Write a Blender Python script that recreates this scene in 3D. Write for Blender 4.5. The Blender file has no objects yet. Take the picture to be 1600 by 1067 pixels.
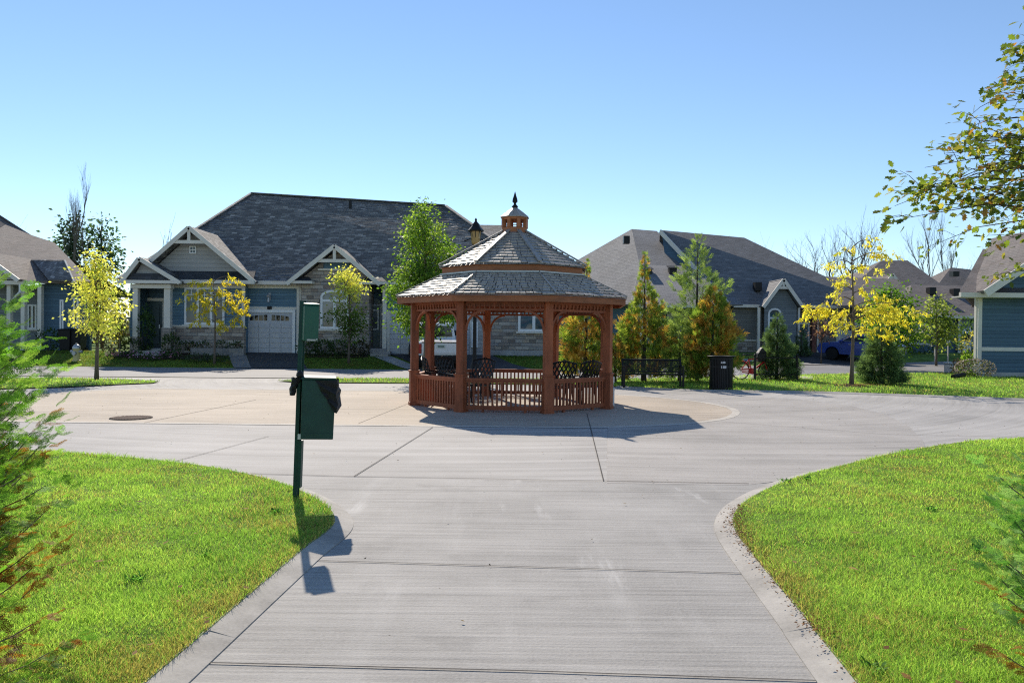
import bpy, bmesh, math, random
import numpy as np
from mathutils import Vector, Matrix, geometry
R = math.radians
random.seed(7); RNG = np.random.default_rng(7)
SC = bpy.context.scene
COL = SC.collection

# ---------------------------------------------------------------- camera
F = 1200.0
PITCH, ROLL, EYE = R(0.55), R(0.60), 1.6
fw = Vector((0, math.cos(PITCH), -math.sin(PITCH)))
up0 = Vector((0, math.sin(PITCH), math.cos(PITCH)))
rt0 = Vector((1, 0, 0))
cup = up0 * math.cos(ROLL) - rt0 * math.sin(ROLL)
crt = rt0 * math.cos(ROLL) + up0 * math.sin(ROLL)
cam = bpy.data.objects.new('camera', bpy.data.cameras.new('camera')); COL.objects.link(cam)
cam.matrix_world = Matrix((( crt.x, cup.x, -fw.x, 0), (crt.y, cup.y, -fw.y, 0), (crt.z, cup.z, -fw.z, EYE), (0, 0, 0, 1)))
cam.data.sensor_fit = 'HORIZONTAL'; cam.data.sensor_width = 36; cam.data.lens = 36 * F / 1600
cam.data.clip_start = 0.05; cam.data.clip_end = 6000
SC.camera = cam

# ---------------------------------------------------------------- sky, sun, exposure
SUN_EL, SUN_AZ = R(36.8), R(-16.5)          # azimuth from +Y, negative = to the left
w = bpy.data.worlds.new('World'); SC.world = w; w.use_nodes = True
nt = w.node_tree
sky = nt.nodes.new('ShaderNodeTexSky'); sky.sky_type = 'NISHITA'; sky.sun_disc = False
sky.sun_elevation = SUN_EL; sky.sun_rotation = SUN_AZ
sky.air_density = 1.0; sky.dust_density = 0.0; sky.ozone_density = 3.4; sky.altitude = 200
bg = nt.nodes['Background']; bg.inputs[1].default_value = 0.08
nt.links.new(sky.outputs[0], bg.inputs[0])
sl = bpy.data.lights.new('sun', 'SUN'); sl.energy = 2.85; sl.angle = R(0.5); sl.color = (1.0, 0.90, 0.76)
so = bpy.data.objects.new('sun', sl); COL.objects.link(so)
sdir = Vector((math.sin(SUN_AZ) * math.cos(SUN_EL), math.cos(SUN_AZ) * math.cos(SUN_EL), math.sin(SUN_EL)))
so.rotation_euler = sdir.to_track_quat('Z', 'Y').to_euler(); so.location = sdir * 60
SC.view_settings.view_transform = 'Standard'; SC.view_settings.look = 'None'
SC.view_settings.exposure = 0.92; SC.view_settings.gamma = 1.0
SC.render.engine = 'CYCLES'
SC.cycles.use_denoising = False; SC.cycles.filter_width = 1.15; SC.cycles.sample_clamp_indirect = 4.0
SC.cycles.max_bounces = 6; SC.cycles.transparent_max_bounces = 6

# ---------------------------------------------------------------- measuring helpers
def pdir(px, py):
    return fw + crt * ((px - 800) / F) + cup * ((533.5 - py) / F)
def at(px, py, Y):
    d = pdir(px, py); return Vector((0, 0, EYE)) + d * (Y / d.y)
def gp(px, py, z=0.0):
    d = pdir(px, py); return Vector((0, 0, EYE)) + d * ((z - EYE) / d.z)
def xat(px, Y, py=540): return at(px, py, Y).x
def zat(px, py, Y): return at(px, py, Y).z
def ss(t):
    t = min(1.0, max(0.0, t)); return t * t * (3 - 2 * t)
def gz(x, y):
    t0 = 32.6 + 12.0 * ss((x - 4) / 5)
    return 0.55 * ss((y - t0) / 6.0)

# ---------------------------------------------------------------- tagging
def tag(o, label=None, cat=None, group=None, kind=None):
    if label: o['label'] = label
    if cat: o['category'] = cat
    if group: o['group'] = group
    if kind: o['kind'] = kind
    return o
def empty(name, loc, rz=0, label=None, cat=None, group=None):
    o = bpy.data.objects.new(name, None); COL.objects.link(o)
    o.location = loc; o.rotation_euler = (0, 0, rz); o.empty_display_size = 0.2
    return tag(o, label, cat, group)
KIDS = {}
def copy_tree(o, parent=None):
    c = o.copy(); COL.objects.link(c)
    if parent is not None: c.parent = parent
    KIDS[c.name] = []
    for k in KIDS.get(o.name, []):
        KIDS[c.name].append(copy_tree(k, c))
    return c

# ---------------------------------------------------------------- mesh builder
class MB:
    def __init__(s): s.v = []; s.f = []; s.m = []
    def poly(s, pts, mi=0):
        n = len(s.v); s.v += [tuple(p) for p in pts]; s.f.append(tuple(range(n, n + len(pts)))); s.m.append(mi); return s
    def _add(s, vs, fs, mi=0):
        n = len(s.v); s.v += [tuple(p) for p in vs]; s.f += [tuple(i + n for i in f) for f in fs]; s.m += [mi] * len(fs); return s
    BF = [(0, 3, 2, 1), (4, 5, 6, 7), (0, 1, 5, 4), (1, 2, 6, 5), (2, 3, 7, 6), (3, 0, 4, 7)]
    def box(s, x0, x1, y0, y1, z0, z1, mi=0):
        return s._add([(x0, y0, z0), (x1, y0, z0), (x1, y1, z0), (x0, y1, z0), (x0, y0, z1), (x1, y0, z1), (x1, y1, z1), (x0, y1, z1)], s.BF, mi)
    def cbox(s, c, d, rz=0, mi=0):
        cs, sn = math.cos(rz), math.sin(rz); vs = []
        for z in (-1, 1):
            for x, y in ((-1, -1), (1, -1), (1, 1), (-1, 1)):
                a, b = x * d[0] / 2, y * d[1] / 2
                vs.append((c[0] + a * cs - b * sn, c[1] + a * sn + b * cs, c[2] + z * d[2] / 2))
        return s._add(vs, s.BF, mi)
    def beam(s, p, q, wd, ht, upv=(0, 0, 1), mi=0):
        p, q = Vector(p), Vector(q); d = (q - p).normalized(); u = Vector(upv)
        if abs(d.dot(u)) > 0.98: u = Vector((0, 1, 0))
        sd = d.cross(u).normalized() * (wd / 2); u2 = sd.cross(d).normalized() * (ht / 2)
        vs = [p - sd - u2, p + sd - u2, p + sd + u2, p - sd + u2, q - sd - u2, q + sd - u2, q + sd + u2, q - sd + u2]
        return s._add(vs, [(0, 1, 2, 3), (7, 6, 5, 4), (0, 4, 5, 1), (1, 5, 6, 2), (2, 6, 7, 3), (3, 7, 4, 0)], mi)
    def tube(s, pts, rad, n=6, caps=True, mi=0):
        pts = [Vector(p) for p in pts]
        if not hasattr(rad, '__len__'): rad = [rad] * len(pts)
        vs = []; fs = []; ref = None
        for i, p in enumerate(pts):
            d = (pts[min(i + 1, len(pts) - 1)] - pts[max(i - 1, 0)])
            d = d.normalized() if d.length > 1e-9 else Vector((0, 0, 1))
            if ref is None: ref = Vector((1, 0, 0)) if abs(d.x) < 0.8 else Vector((0, 1, 0))
            a = (ref - d * ref.dot(d)).normalized(); b = d.cross(a); ref = a
            for k in range(n):
                t = 2 * math.pi * k / n; vs.append(p + (a * math.cos(t) + b * math.sin(t)) * rad[i])
        for i in range(len(pts) - 1):
            for k in range(n):
                fs.append((i * n + k, i * n + (k + 1) % n, (i + 1) * n + (k + 1) % n, (i + 1) * n + k))
        if caps:
            fs.append(tuple(reversed(range(n)))); fs.append(tuple(range((len(pts) - 1) * n, len(pts) * n)))
        return s._add(vs, fs, mi)
    def lathe(s, prof, c=(0, 0, 0), n=12, axis='z', mi=0, rot=0):
        vs = []; fs = []
        for r_, z in prof:
            for k in range(n):
                t = 2 * math.pi * k / n + rot
                a, b = r_ * math.cos(t), r_ * math.sin(t)
                p = (a, b, z) if axis == 'z' else ((z, a, b) if axis == 'x' else (b, z, a))
                vs.append((c[0] + p[0], c[1] + p[1], c[2] + p[2]))
        for i in range(len(prof) - 1):
            for k in range(n):
                fs.append((i * n + k, i * n + (k + 1) % n, (i + 1) * n + (k + 1) % n, (i + 1) * n + k))
        fs.append(tuple(reversed(range(n)))); fs.append(tuple(range((len(prof) - 1) * n, len(prof) * n)))
        return s._add(vs, fs, mi)
    def prism(s, pts, vec, mi=0):
        vec = Vector(vec); n = len(pts); a = [Vector(p) for p in pts]; b = [p + vec for p in a]
        fs = [tuple(reversed(range(n))), tuple(range(n, 2 * n))] + [(i, (i + 1) % n, n + (i + 1) % n, n + i) for i in range(n)]
        return s._add(a + b, fs, mi)
    def slab(s, pts, th, mi=0):          # planar polygon thickened downwards along its normal
        p = [Vector(q) for q in pts]; nn = geometry.normal(p) if len(p) > 2 else Vector((0, 0, 1))
        if nn.z < 0: nn = -nn
        return s.prism(p, nn * -th, mi)
    def xf(s, M):
        s.v = [tuple(M @ Vector(p)) for p in s.v]; return s
    def build(s, name, mat, parent=None, smooth=False, bevel=0, uv=True, local=False, recalc=True):
        me = bpy.data.meshes.new(name); me.from_pydata(s.v, [], s.f)
        mats = mat if isinstance(mat, (list, tuple)) else [mat]
        for m in mats: me.materials.append(m)
        if len(mats) > 1: me.polygons.foreach_set('material_index', s.m)
        if recalc:
            bm = bmesh.new(); bm.from_mesh(me); bmesh.ops.recalc_face_normals(bm, faces=bm.faces); bm.to_mesh(me); bm.free()
        if uv:
            ul = me.uv_layers.new(name='UVMap')
            for p in me.polygons:
                nn = p.normal
                if abs(nn.z) > 0.999: u, vv = Vector((1, 0, 0)), Vector((0, 1, 0))
                else: u = Vector((0, 0, 1)).cross(nn).normalized(); vv = nn.cross(u)
                for li in p.loop_indices:
                    co = me.vertices[me.loops[li].vertex_index].co
                    ul.data[li].uv = (co.dot(u), co.dot(vv))
        if smooth: me.polygons.foreach_set('use_smooth', [True] * len(me.polygons))
        o = bpy.data.objects.new(name, me); COL.objects.link(o)
        if parent is not None:
            o.parent = parent; KIDS.setdefault(parent.name, []).append(o)
        if bevel:
            b = o.modifiers.new('bevel', 'BEVEL'); b.width = bevel; b.segments = 2; b.limit_method = 'ANGLE'
        return o
def np_mesh(name, verts, faces, mat, parent=None, col=None, smooth=False):
    """faces: (m,k) array, all the same size; col: per-vertex rgb"""
    me = bpy.data.meshes.new(name); nv, (nf, k) = len(verts), faces.shape
    me.vertices.add(nv); me.vertices.foreach_set('co', np.ascontiguousarray(verts, np.float32).ravel())
    me.loops.add(nf * k); me.loops.foreach_set('vertex_index', np.ascontiguousarray(faces, np.int32).ravel())
    me.polygons.add(nf); me.polygons.foreach_set('loop_start', np.arange(0, nf * k, k, dtype=np.int32))
    me.update(calc_edges=True); me.validate()
    me.materials.append(mat)
    if col is not None:
        a = me.color_attributes.new('Col', 'FLOAT_COLOR', 'POINT')
        a.data.foreach_set('color', np.concatenate([col, np.ones((nv, 1))], 1).astype(np.float32).ravel())
    if smooth: me.polygons.foreach_set('use_smooth', np.ones(nf, bool))
    o = bpy.data.objects.new(name, me); COL.objects.link(o)
    if parent is not None:
        o.parent = parent; KIDS.setdefault(parent.name, []).append(o)
    return o

# ---------------------------------------------------------------- materials
def S(nt, typ, **kw):
    n = nt.nodes.new('ShaderNode' + typ)
    for k, v in kw.items():
        if k.startswith('_'): setattr(n, k[1:], v)
        else:
            key = int(k[1:]) if k[0] == 'i' and k[1:].isdigit() else k.replace('__', ' ')
            if hasattr(v, 'is_linked') or isinstance(v, bpy.types.NodeSocket): nt.links.new(v, n.inputs[key])
            else: n.inputs[key].default_value = v
    return n
def base_mat(name, rough=0.6, spec=0.3, metallic=0.0):
    m = bpy.data.materials.new(name); m.use_nodes = True; nt = m.node_tree
    b = nt.nodes['Principled BSDF']
    b.inputs['Roughness'].default_value = rough; b.inputs['Specular IOR Level'].default_value = spec; b.inputs['Metallic'].default_value = metallic
    return m, nt, b
def c4(c): return (c[0], c[1], c[2], 1.0)
def ramp(nt, fac, stops, interp='LINEAR'):
    n = nt.nodes.new('ShaderNodeValToRGB'); cr = n.color_ramp; cr.interpolation = interp
    while len(cr.elements) < len(stops): cr.elements.new(0.5)
    for e, (p, c) in zip(cr.elements, stops): e.position = p; e.color = c4(c)
    nt.links.new(fac, n.inputs[0]); return n.outputs[0]
def pos(nt): return nt.nodes.new('ShaderNodeNewGeometry').outputs['Position']
def objco(nt): return nt.nodes.new('ShaderNodeTexCoord').outputs['Object']
def uvco(nt): return nt.nodes.new('ShaderNodeTexCoord').outputs['UV']
def mapping(nt, v, scale=(1, 1, 1), rot=(0, 0, 0)):
    return S(nt, 'Mapping', Vector=v, Scale=scale, Rotation=rot).outputs[0]
def noise(nt, v, scale, detail=4, rough=0.55):
    return S(nt, 'TexNoise', Vector=v, Scale=scale, Detail=detail, Roughness=rough).outputs['Fac']
def mixc(nt, fac, a, b, typ='MIX'):
    n = nt.nodes.new('ShaderNodeMix'); n.data_type = 'RGBA'; n.blend_type = typ
    for idx, v in ((0, fac), (6, a), (7, b)):
        if isinstance(v, bpy.types.NodeSocket): nt.links.new(v, n.inputs[idx])
        else: n.inputs[idx].default_value = v if idx == 0 else (c4(v) if len(v) == 3 else v)
    return n.outputs[2]
def math_(nt, op, a, b=0.0, c=0.0):
    n = nt.nodes.new('ShaderNodeMath'); n.operation = op
    for i, v in enumerate((a, b, c)):
        if isinstance(v, bpy.types.NodeSocket): nt.links.new(v, n.inputs[i])
        else: n.inputs[i].default_value = v
    return n.outputs[0]
def bump(nt, b, h, dist, strength=1.0):
    n = S(nt, 'Bump', Height=h, Distance=dist, Strength=strength); nt.links.new(n.outputs[0], b.inputs['Normal']); return n
def plain(name, col, rough=0.5, spec=0.4, var=0.12, scale=3.0, metallic=0.0, bmp=0.0):
    m, nt, b = base_mat(name, rough, spec, metallic)
    f = noise(nt, objco(nt), scale, 5)
    lo = tuple(x * (1 - var) for x in col); hi = tuple(min(1, x * (1 + var)) for x in col)
    nt.links.new(ramp(nt, f, [(0.3, lo), (0.7, hi)]), b.inputs['Base Color'])
    if bmp: bump(nt, b, noise(nt, objco(nt), scale * 12, 4), bmp)
    return m
def siding(name, col, lap=0.15):
    m, nt, b = base_mat(name, 0.65, 0.25)
    sep = S(nt, 'SeparateXYZ', Vector=uvco(nt))
    fr = math_(nt, 'FRACT', math_(nt, 'DIVIDE', sep.outputs[1], lap))
    row = S(nt, 'TexWhiteNoise', _noise_dimensions='1D', W=math_(nt, 'FLOOR', math_(nt, 'DIVIDE', sep.outputs[1], lap))).outputs[0]
    f2 = noise(nt, mapping(nt, uvco(nt), (1.2, 9, 1)), 1.0, 5)
    base = ramp(nt, math_(nt, 'MULTIPLY_ADD', row, 0.35, math_(nt, 'MULTIPLY', f2, 0.65)), [(0.25, tuple(x * 0.86 for x in col)), (0.75, tuple(x * 1.14 for x in col))])
    lap_line = math_(nt, 'LESS_THAN', fr, 0.075)  # thin darker line along the lower edge of each board
    nt.links.new(mixc(nt, math_(nt, 'MULTIPLY', lap_line, 0.55), base, tuple(x * 0.4 for x in col)), b.inputs['Base Color'])
    bump(nt, b, math_(nt, 'SUBTRACT', 1.0, fr), 0.018)
    return m
def stone(name):
    m, nt, b = base_mat(name, 0.85, 0.2)
    uv = uvco(nt)
    wob = S(nt, 'TexNoise', Vector=uv, Scale=2.5, Detail=2).outputs['Color']
    uv2 = mixc(nt, 0.012, uv, wob, 'ADD')
    br = S(nt, 'TexBrick', Vector=uv2, Color1=(0, 0, 0, 1), Color2=(1, 1, 1, 1), Mortar=(0.5, 0.5, 0.5, 1), Scale=1.0)
    br.inputs['Mortar Size'].default_value = 0.009; br.inputs['Brick Width'].default_value = 0.55; br.inputs['Row Height'].default_value = 0.17
    br.offset = 0.37; br.offset_frequency = 3; br.squash = 0.62; br.squash_frequency = 2
    col = ramp(nt, br.outputs['Color'], [(0.0, (0.17, 0.145, 0.13)), (0.22, (0.5, 0.41, 0.32)), (0.42, (0.4, 0.38, 0.35)), (0.62, (0.29, 0.22, 0.18)), (0.8, (0.6, 0.54, 0.47)), (1.0, (0.34, 0.32, 0.31))])
    col = mixc(nt, 0.45, col, ramp(nt, noise(nt, uv, 14, 6), [(0.3, (0.2, 0.2, 0.2)), (0.75, (1.0, 0.95, 0.9))]), 'MULTIPLY')
    nt.links.new(mixc(nt, br.outputs['Fac'], mixc(nt, 0.06, col, (0.6, 0.55, 0.5), 'ADD'), (0.22, 0.21, 0.2)), b.inputs['Base Color'])
    h = math_(nt, 'MULTIPLY_ADD', noise(nt, uv, 18, 5), 0.5, math_(nt, 'SUBTRACT', 1.0, br.outputs['Fac']))
    bump(nt, b, h, 0.03)
    return m
def shingle(name, cols, wd=0.32, ht=0.15, rough=0.85, bdist=0.03, big=0.3):
    m, nt, b = base_mat(name, rough, 0.25)
    uv = uvco(nt)
    wob = S(nt, 'TexNoise', Vector=uv, Scale=1.6, Detail=3).outputs['Color']
    uv = mixc(nt, 0.05, uv, wob, 'ADD')
    br = S(nt, 'TexBrick', Vector=uv, Color1=(0, 0, 0, 1), Color2=(1, 1, 1, 1), Mortar=(0.3, 0.3, 0.3, 1), Scale=1.0)
    br.inputs['Mortar Size'].default_value = 0.006; br.inputs['Brick Width'].default_value = wd; br.inputs['Row Height'].default_value = ht
    br.offset = 0.43; br.offset_frequency = 2
    n = len(cols); col = ramp(nt, br.outputs['Color'], [(i / (n - 1), c) for i, c in enumerate(cols)])
    col = mixc(nt, big, col, ramp(nt, noise(nt, uvco(nt), 0.5, 6), [(0.35, (0.45, 0.45, 0.45)), (0.7, (1.25, 1.25, 1.25))]), 'MULTIPLY')
    nt.links.new(mixc(nt, math_(nt, 'MULTIPLY', br.outputs['Fac'], 0.7), col, tuple(x * 0.35 for x in cols[0])), b.inputs['Base Color'])
    sep = S(nt, 'SeparateXYZ', Vector=uv)
    fr = math_(nt, 'FRACT', math_(nt, 'DIVIDE', sep.outputs[1], ht))
    h = math_(nt, 'ADD', math_(nt, 'SUBTRACT', 1.0, fr), math_(nt, 'MULTIPLY', br.outputs['Color'], 0.7))
    h = math_(nt, 'ADD', h, math_(nt, 'MULTIPLY', noise(nt, uv, 25, 3), 0.5))
    bump(nt, b, h, bdist)
    return m
def wood(name, col, axis=(1, 1, 12), rough=0.6):
    m, nt, b = base_mat(name, rough, 0.3)
    v = objco(nt)
    f = noise(nt, mapping(nt, v, axis), 2.2, 6, 0.65); g = noise(nt, v, 1.1, 3)
    fx = math_(nt, 'MULTIPLY_ADD', f, 0.6, math_(nt, 'MULTIPLY', g, 0.4))
    wc = ramp(nt, fx, [(0.3, tuple(x * 0.55 for x in col)), (0.5, col), (0.7, tuple(min(1, x * 1.45) for x in col))])
    rnd = nt.nodes.new('ShaderNodeObjectInfo').outputs['Random']
    wc = mixc(nt, 1.0, wc, ramp(nt, rnd, [(0.0, (0.78, 0.76, 0.74)), (1.0, (1.2, 1.18, 1.14))]), 'MULTIPLY')
    nt.links.new(wc, b.inputs['Base Color'])
    bump(nt, b, f, 0.004)
    return m
def glass_pane(name='window_glass', tint=(0.035, 0.075, 0.095)):  # default blue tint paints in sky and trees mirrored by the panes
    m, nt, b = base_mat(name, 0.04, 0.45)
    f = noise(nt, objco(nt), 0.9, 2)
    nt.links.new(ramp(nt, f, [(0.35, tuple(x * 0.5 for x in tint)), (0.65, tuple(x * 1.6 for x in tint))]), b.inputs['Base Color'])
    bump(nt, b, noise(nt, objco(nt), 0.7, 1), 0.02)
    return m
def foliage(name, trans=0.5, rough=0.5, tgain=1.35):
    m = bpy.data.materials.new(name); m.use_nodes = True; nt = m.node_tree
    b = nt.nodes['Principled BSDF']; b.inputs['Roughness'].default_value = rough; b.inputs['Specular IOR Level'].default_value = 0.15
    a = S(nt, 'Attribute', _attribute_name='Col').outputs['Color']
    nt.links.new(a, b.inputs['Base Color'])
    t = nt.nodes.new('ShaderNodeBsdfTranslucent')
    nt.links.new(mixc(nt, 1.0, a, (tgain * 0.98, tgain * 1.1, tgain * 0.6), 'MULTIPLY'), t.inputs[0])
    mx = nt.nodes.new('ShaderNodeMixShader'); mx.inputs[0].default_value = trans
    nt.links.new(b.outputs[0], mx.inputs[1]); nt.links.new(t.outputs[0], mx.inputs[2])
    nt.links.new(mx.outputs[0], nt.nodes['Material Output'].inputs[0])
    return m
def concrete(name, col, streak=(0.5, 9, 1), samt=0.35, rot=0.0, blot=0.35, bscale=0.5, bmp=0.004, rough=0.8, specks=True, swirl=0.0, smear=0.0, arcs=None, con=1.0):
    m, nt, b = base_mat(name, rough, 0.3)
    p = pos(nt)
    v = mapping(nt, p, streak, (0, 0, rot))
    if swirl:
        v = mixc(nt, swirl, v, S(nt, 'TexNoise', Vector=p, Scale=0.12, Detail=2).outputs['Color'], 'ADD')
    if arcs:                                            # curved wear and tyre tracks following the drive round the gazebo
        sep = S(nt, 'SeparateXYZ', Vector=p); dx = math_(nt, 'SUBTRACT', sep.outputs[0], arcs[0]); dy = math_(nt, 'SUBTRACT', sep.outputs[1], arcs[1])
        rad = math_(nt, 'SQRT', math_(nt, 'ADD', math_(nt, 'MULTIPLY', dx, dx), math_(nt, 'MULTIPLY', dy, dy)))
        v = S(nt, 'CombineXYZ', X=math_(nt, 'MULTIPLY', rad, arcs[2]), Y=math_(nt, 'MULTIPLY', math_(nt, 'ARCTAN2', dy, dx), 1.6)).outputs[0]
    s1 = noise(nt, v, 1.0, 8, 0.7); s2 = noise(nt, p, bscale, 6, 0.6); s3 = noise(nt, p, 60, 2)
    f = math_(nt, 'ADD', math_(nt, 'MULTIPLY', s1, samt), math_(nt, 'MULTIPLY', s2, blot))
    f = math_(nt, 'ADD', f, math_(nt, 'MULTIPLY', s3, 1 - samt - blot))
    c = ramp(nt, f, [(0.5 - .12 / con, tuple(x * 0.66 for x in col)), (0.5, col), (0.5 + .12 / con, tuple(min(1, x * 1.27) for x in col))])
    if smear:
        sm = noise(nt, mapping(nt, p, (3.2, 0.35, 1), (0, 0, R(-6))), 1.0, 5, 0.6)
        c = mixc(nt, math_(nt, 'MULTIPLY', ramp(nt, sm, [(0.52, (0, 0, 0)), (0.75, (1, 1, 1))]), smear), c, (0.6, 0.58, 0.55))
        # pale salt and scuff smears running with the traffic, broken up, and a few dark stains
        s4 = noise(nt, mapping(nt, p, (5.5, 0.8, 1), (0, 0, R(8))), 1.0, 6, 0.65); s5 = noise(nt, p, 0.55, 3, 0.5)
        c = mixc(nt, math_(nt, 'MULTIPLY', math_(nt, 'MULTIPLY', ramp(nt, s4, [(0.56, (0, 0, 0)), (0.68, (1, 1, 1))]), ramp(nt, s5, [(0.48, (0, 0, 0)), (0.62, (1, 1, 1))])), 0.55), c, (0.62, 0.6, 0.57))
        c = mixc(nt, math_(nt, 'MULTIPLY', ramp(nt, noise(nt, p, 1.7, 5, 0.6), [(0.60, (0, 0, 0)), (0.72, (1, 1, 1))]), 0.35), c, (0.17, 0.16, 0.15))
    if specks:
        vo = S(nt, 'TexVoronoi', Vector=p, Scale=3.1); d = vo.outputs['Distance']
        c = mixc(nt, math_(nt, 'MULTIPLY', math_(nt, 'LESS_THAN', d, 0.022), 0.75), c, (0.06, 0.045, 0.03))
    nt.links.new(c, b.inputs['Base Color'])
    bump(nt, b, math_(nt, 'ADD', s1, math_(nt, 'MULTIPLY', s3, 0.4)), bmp)
    return m

M = {}
M['lawn'] = plain('lawn_turf', (0.13, 0.205, 0.035), 0.9, 0.1, 0.5, 2.0, bmp=0.02)
M['grass'] = foliage('grass_blade', 0.56, 0.6, 1.9)
M['leaf'] = foliage('leaf', 0.52, 0.5, 1.7)
M['needle'] = foliage('needle', 0.45, 0.6, 1.6)
M['litter'] = foliage('dry_leaf', 0.2, 0.8, 1.0)
M['bark'] = wood('bark', (0.16, 0.125, 0.10), (14, 14, 3), 0.9)
M['bark_grey'] = wood('grey_bark', (0.17, 0.145, 0.13), (9, 9, 2), 0.9)
M['bark_dark'] = wood('dark_bark', (0.055, 0.045, 0.04), (9, 9, 2), 0.9)
M['plaza'] = concrete('plaza_concrete', (0.395, 0.375, 0.35), (0.25, 3.0, 1), 0.42, R(-12), 0.36, 0.35, arcs=(-2.0, 27.0, 5.0), con=1.0)
M['ring'] = concrete('ring_drive_concrete', (0.375, 0.35, 0.322), (0.2, 2.6, 1), 0.42, R(14), 0.34, 0.5, arcs=(3.0, 24.0, 5.0), con=1.0)
M['path'] = concrete('broomed_path_concrete', (0.355, 0.338, 0.315), (0.5, 26, 1), 0.50, R(1.5), 0.34, 0.8, 0.006, smear=0.22, con=1.0)
M['inlay'] = concrete('beige_concrete', (0.455, 0.385, 0.305), (0.4, 5, 1), 0.4, R(-25), 0.3, 0.4)
M['border'] = concrete('pale_border_concrete', (0.52, 0.48, 0.42), (3, 3, 3), 0.3, 0, 0.3, 1.0)
M['curb'] = concrete('curb_concrete', (0.385, 0.36, 0.325), (4, 4, 4), 0.4, 0, 0.45, 1.2, 0.002)
M['joint'] = plain('joint_gap', (0.11, 0.10, 0.09), 0.95, 0.1, 0.4, 2)
M['asphalt'] = concrete('street_asphalt', (0.23, 0.225, 0.225), (0.3, 1.5, 1), 0.3, 0, 0.3, 0.3, 0.004, 0.75)
M['drive'] = concrete('driveway_asphalt', (0.06, 0.06, 0.062), (1, 1, 1), 0.3, 0, 0.3, 0.5, 0.006, 0.85, False)
M['paver'] = shingle('grey_pavers', [(0.24, 0.23, 0.22), (0.3, 0.28, 0.26), (0.2, 0.2, 0.2)], 0.3, 0.2, 0.85, 0.004)
M['mulch'] = plain('garden_mulch', (0.055, 0.038, 0.028), 0.95, 0.1, 0.5, 9, bmp=0.03)
M['blue'] = siding('blue_lap_siding', (0.115, 0.20, 0.265))
M['navy'] = siding('slate_blue_siding', (0.085, 0.148, 0.20))
M['greyblue'] = siding('grey_lap_siding', (0.2, 0.225, 0.235))
M['shake'] = siding('pale_shake_siding', (0.42, 0.41, 0.39), 0.2)
M['taupe'] = siding('taupe_siding', (0.2, 0.195, 0.18))
M['stone'] = stone('ledge_stone')
M['roof_dark'] = shingle('charcoal_shingles', [(0.12, 0.118, 0.118), (0.18, 0.175, 0.172), (0.13, 0.127, 0.127), (0.27, 0.26, 0.25), (0.15, 0.147, 0.145), (0.33, 0.32, 0.305), (0.14, 0.137, 0.137), (0.42, 0.40, 0.38)], 0.30, 0.155, bdist=0.05, big=.15)  # paler tones stand for sun glancing off raised tabs
M['roof_slate'] = shingle('slate_grey_shingles', [(0.15, 0.147, 0.147), (0.21, 0.204, 0.202), (0.175, 0.17, 0.168), (0.26, 0.25, 0.245)], 0.32, 0.16, bdist=0.04, big=.2)
M['roof_mid'] = shingle('grey_shingles', [(0.19, 0.19, 0.195), (0.26, 0.256, 0.258), (0.225, 0.222, 0.226)], 0.34, 0.16, bdist=0.025)
M['roof_pent'] = shingle('dark_pent_shingles', [(0.055, 0.06, 0.068), (0.085, 0.09, 0.1), (0.065, 0.07, 0.078)], 0.32, 0.16, bdist=0.03)
M['roof_brown'] = shingle('brown_grey_shingles', [(0.15, 0.13, 0.12), (0.22, 0.19, 0.175), (0.18, 0.165, 0.155)], 0.34, 0.16, bdist=0.025)
M['cedar_roof'] = shingle('weathered_cedar_shingles', [(0.29, 0.25, 0.215), (0.44, 0.39, 0.34), (0.35, 0.305, 0.265), (0.49, 0.44, 0.39)], 0.16, 0.5, 0.42, 0.003)
M['trim'] = plain('cream_trim', (0.70, 0.66, 0.58), 0.5, 0.3, 0.06)
M['white'] = plain('white_paint', (0.82, 0.82, 0.81), 0.45, 0.4, 0.04)
M['glass'] = glass_pane()
M['glass_pale'] = glass_pane('pale_reflection_glass', (0.16, 0.19, 0.2))  # pale tint paints in the bright sky these panes mirror
M['garage'] = plain('grey_garage_door', (0.50, 0.51, 0.53), 0.5, 0.3, 0.05)
M['door_dark'] = plain('dark_teal_door', (0.03, 0.065, 0.07), 0.45, 0.4, 0.1)
M['door_grey'] = plain('grey_green_door', (0.12, 0.16, 0.165), 0.45, 0.4, 0.06)
M['found'] = concrete('foundation_concrete', (0.38, 0.37, 0.36), (1, 3, 1), 0.3, 0, 0.4, 0.7, 0.004, 0.85, False)
M['red'] = wood('stained_timber', (0.30, 0.085, 0.037), (6, 6, 1.2), 0.5)
M['red_h'] = wood('stained_fascia', (0.38, 0.14, 0.06), (1.2, 1.2, 6), 0.55)
M['black'] = plain('black_metal', (0.009, 0.010, 0.012), 0.45, 0.25, 0.2, 6)
M['iron'] = plain('cast_metal', (0.011, 0.012, 0.013), 0.42, 0.4, 0.25, 14, bmp=0.002)
M['green'] = plain('green_powder_coat', (0.010, 0.095, 0.062), 0.42, 0.45, 0.15, 5)
M['green_dark'] = plain('dark_green_steel', (0.010, 0.055, 0.042), 0.5, 0.4, 0.2, 7)
M['bag'] = plain('black_plastic_bag', (0.012, 0.011, 0.012), 0.4, 0.35, 0.2, 8, bmp=0.01)
M['rubber'] = plain('tyre_rubber', (0.013, 0.013, 0.013), 0.8, 0.3)
M['alloy'] = plain('alloy_wheel', (0.45, 0.45, 0.46), 0.3, 0.5, 0.05, metallic=0.7)
M['carwhite'] = plain('white_car_paint', (0.74, 0.75, 0.76), 0.22, 0.5, 0.02)
M['carblue'] = plain('blue_car_paint', (0.018, 0.055, 0.30), 0.2, 0.6, 0.05)
M['carglass'] = glass_pane('car_glass', (0.01, 0.014, 0.02))
M['lampred'] = plain('tail_lamp', (0.35, 0.012, 0.012), 0.25, 0.6)
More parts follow.
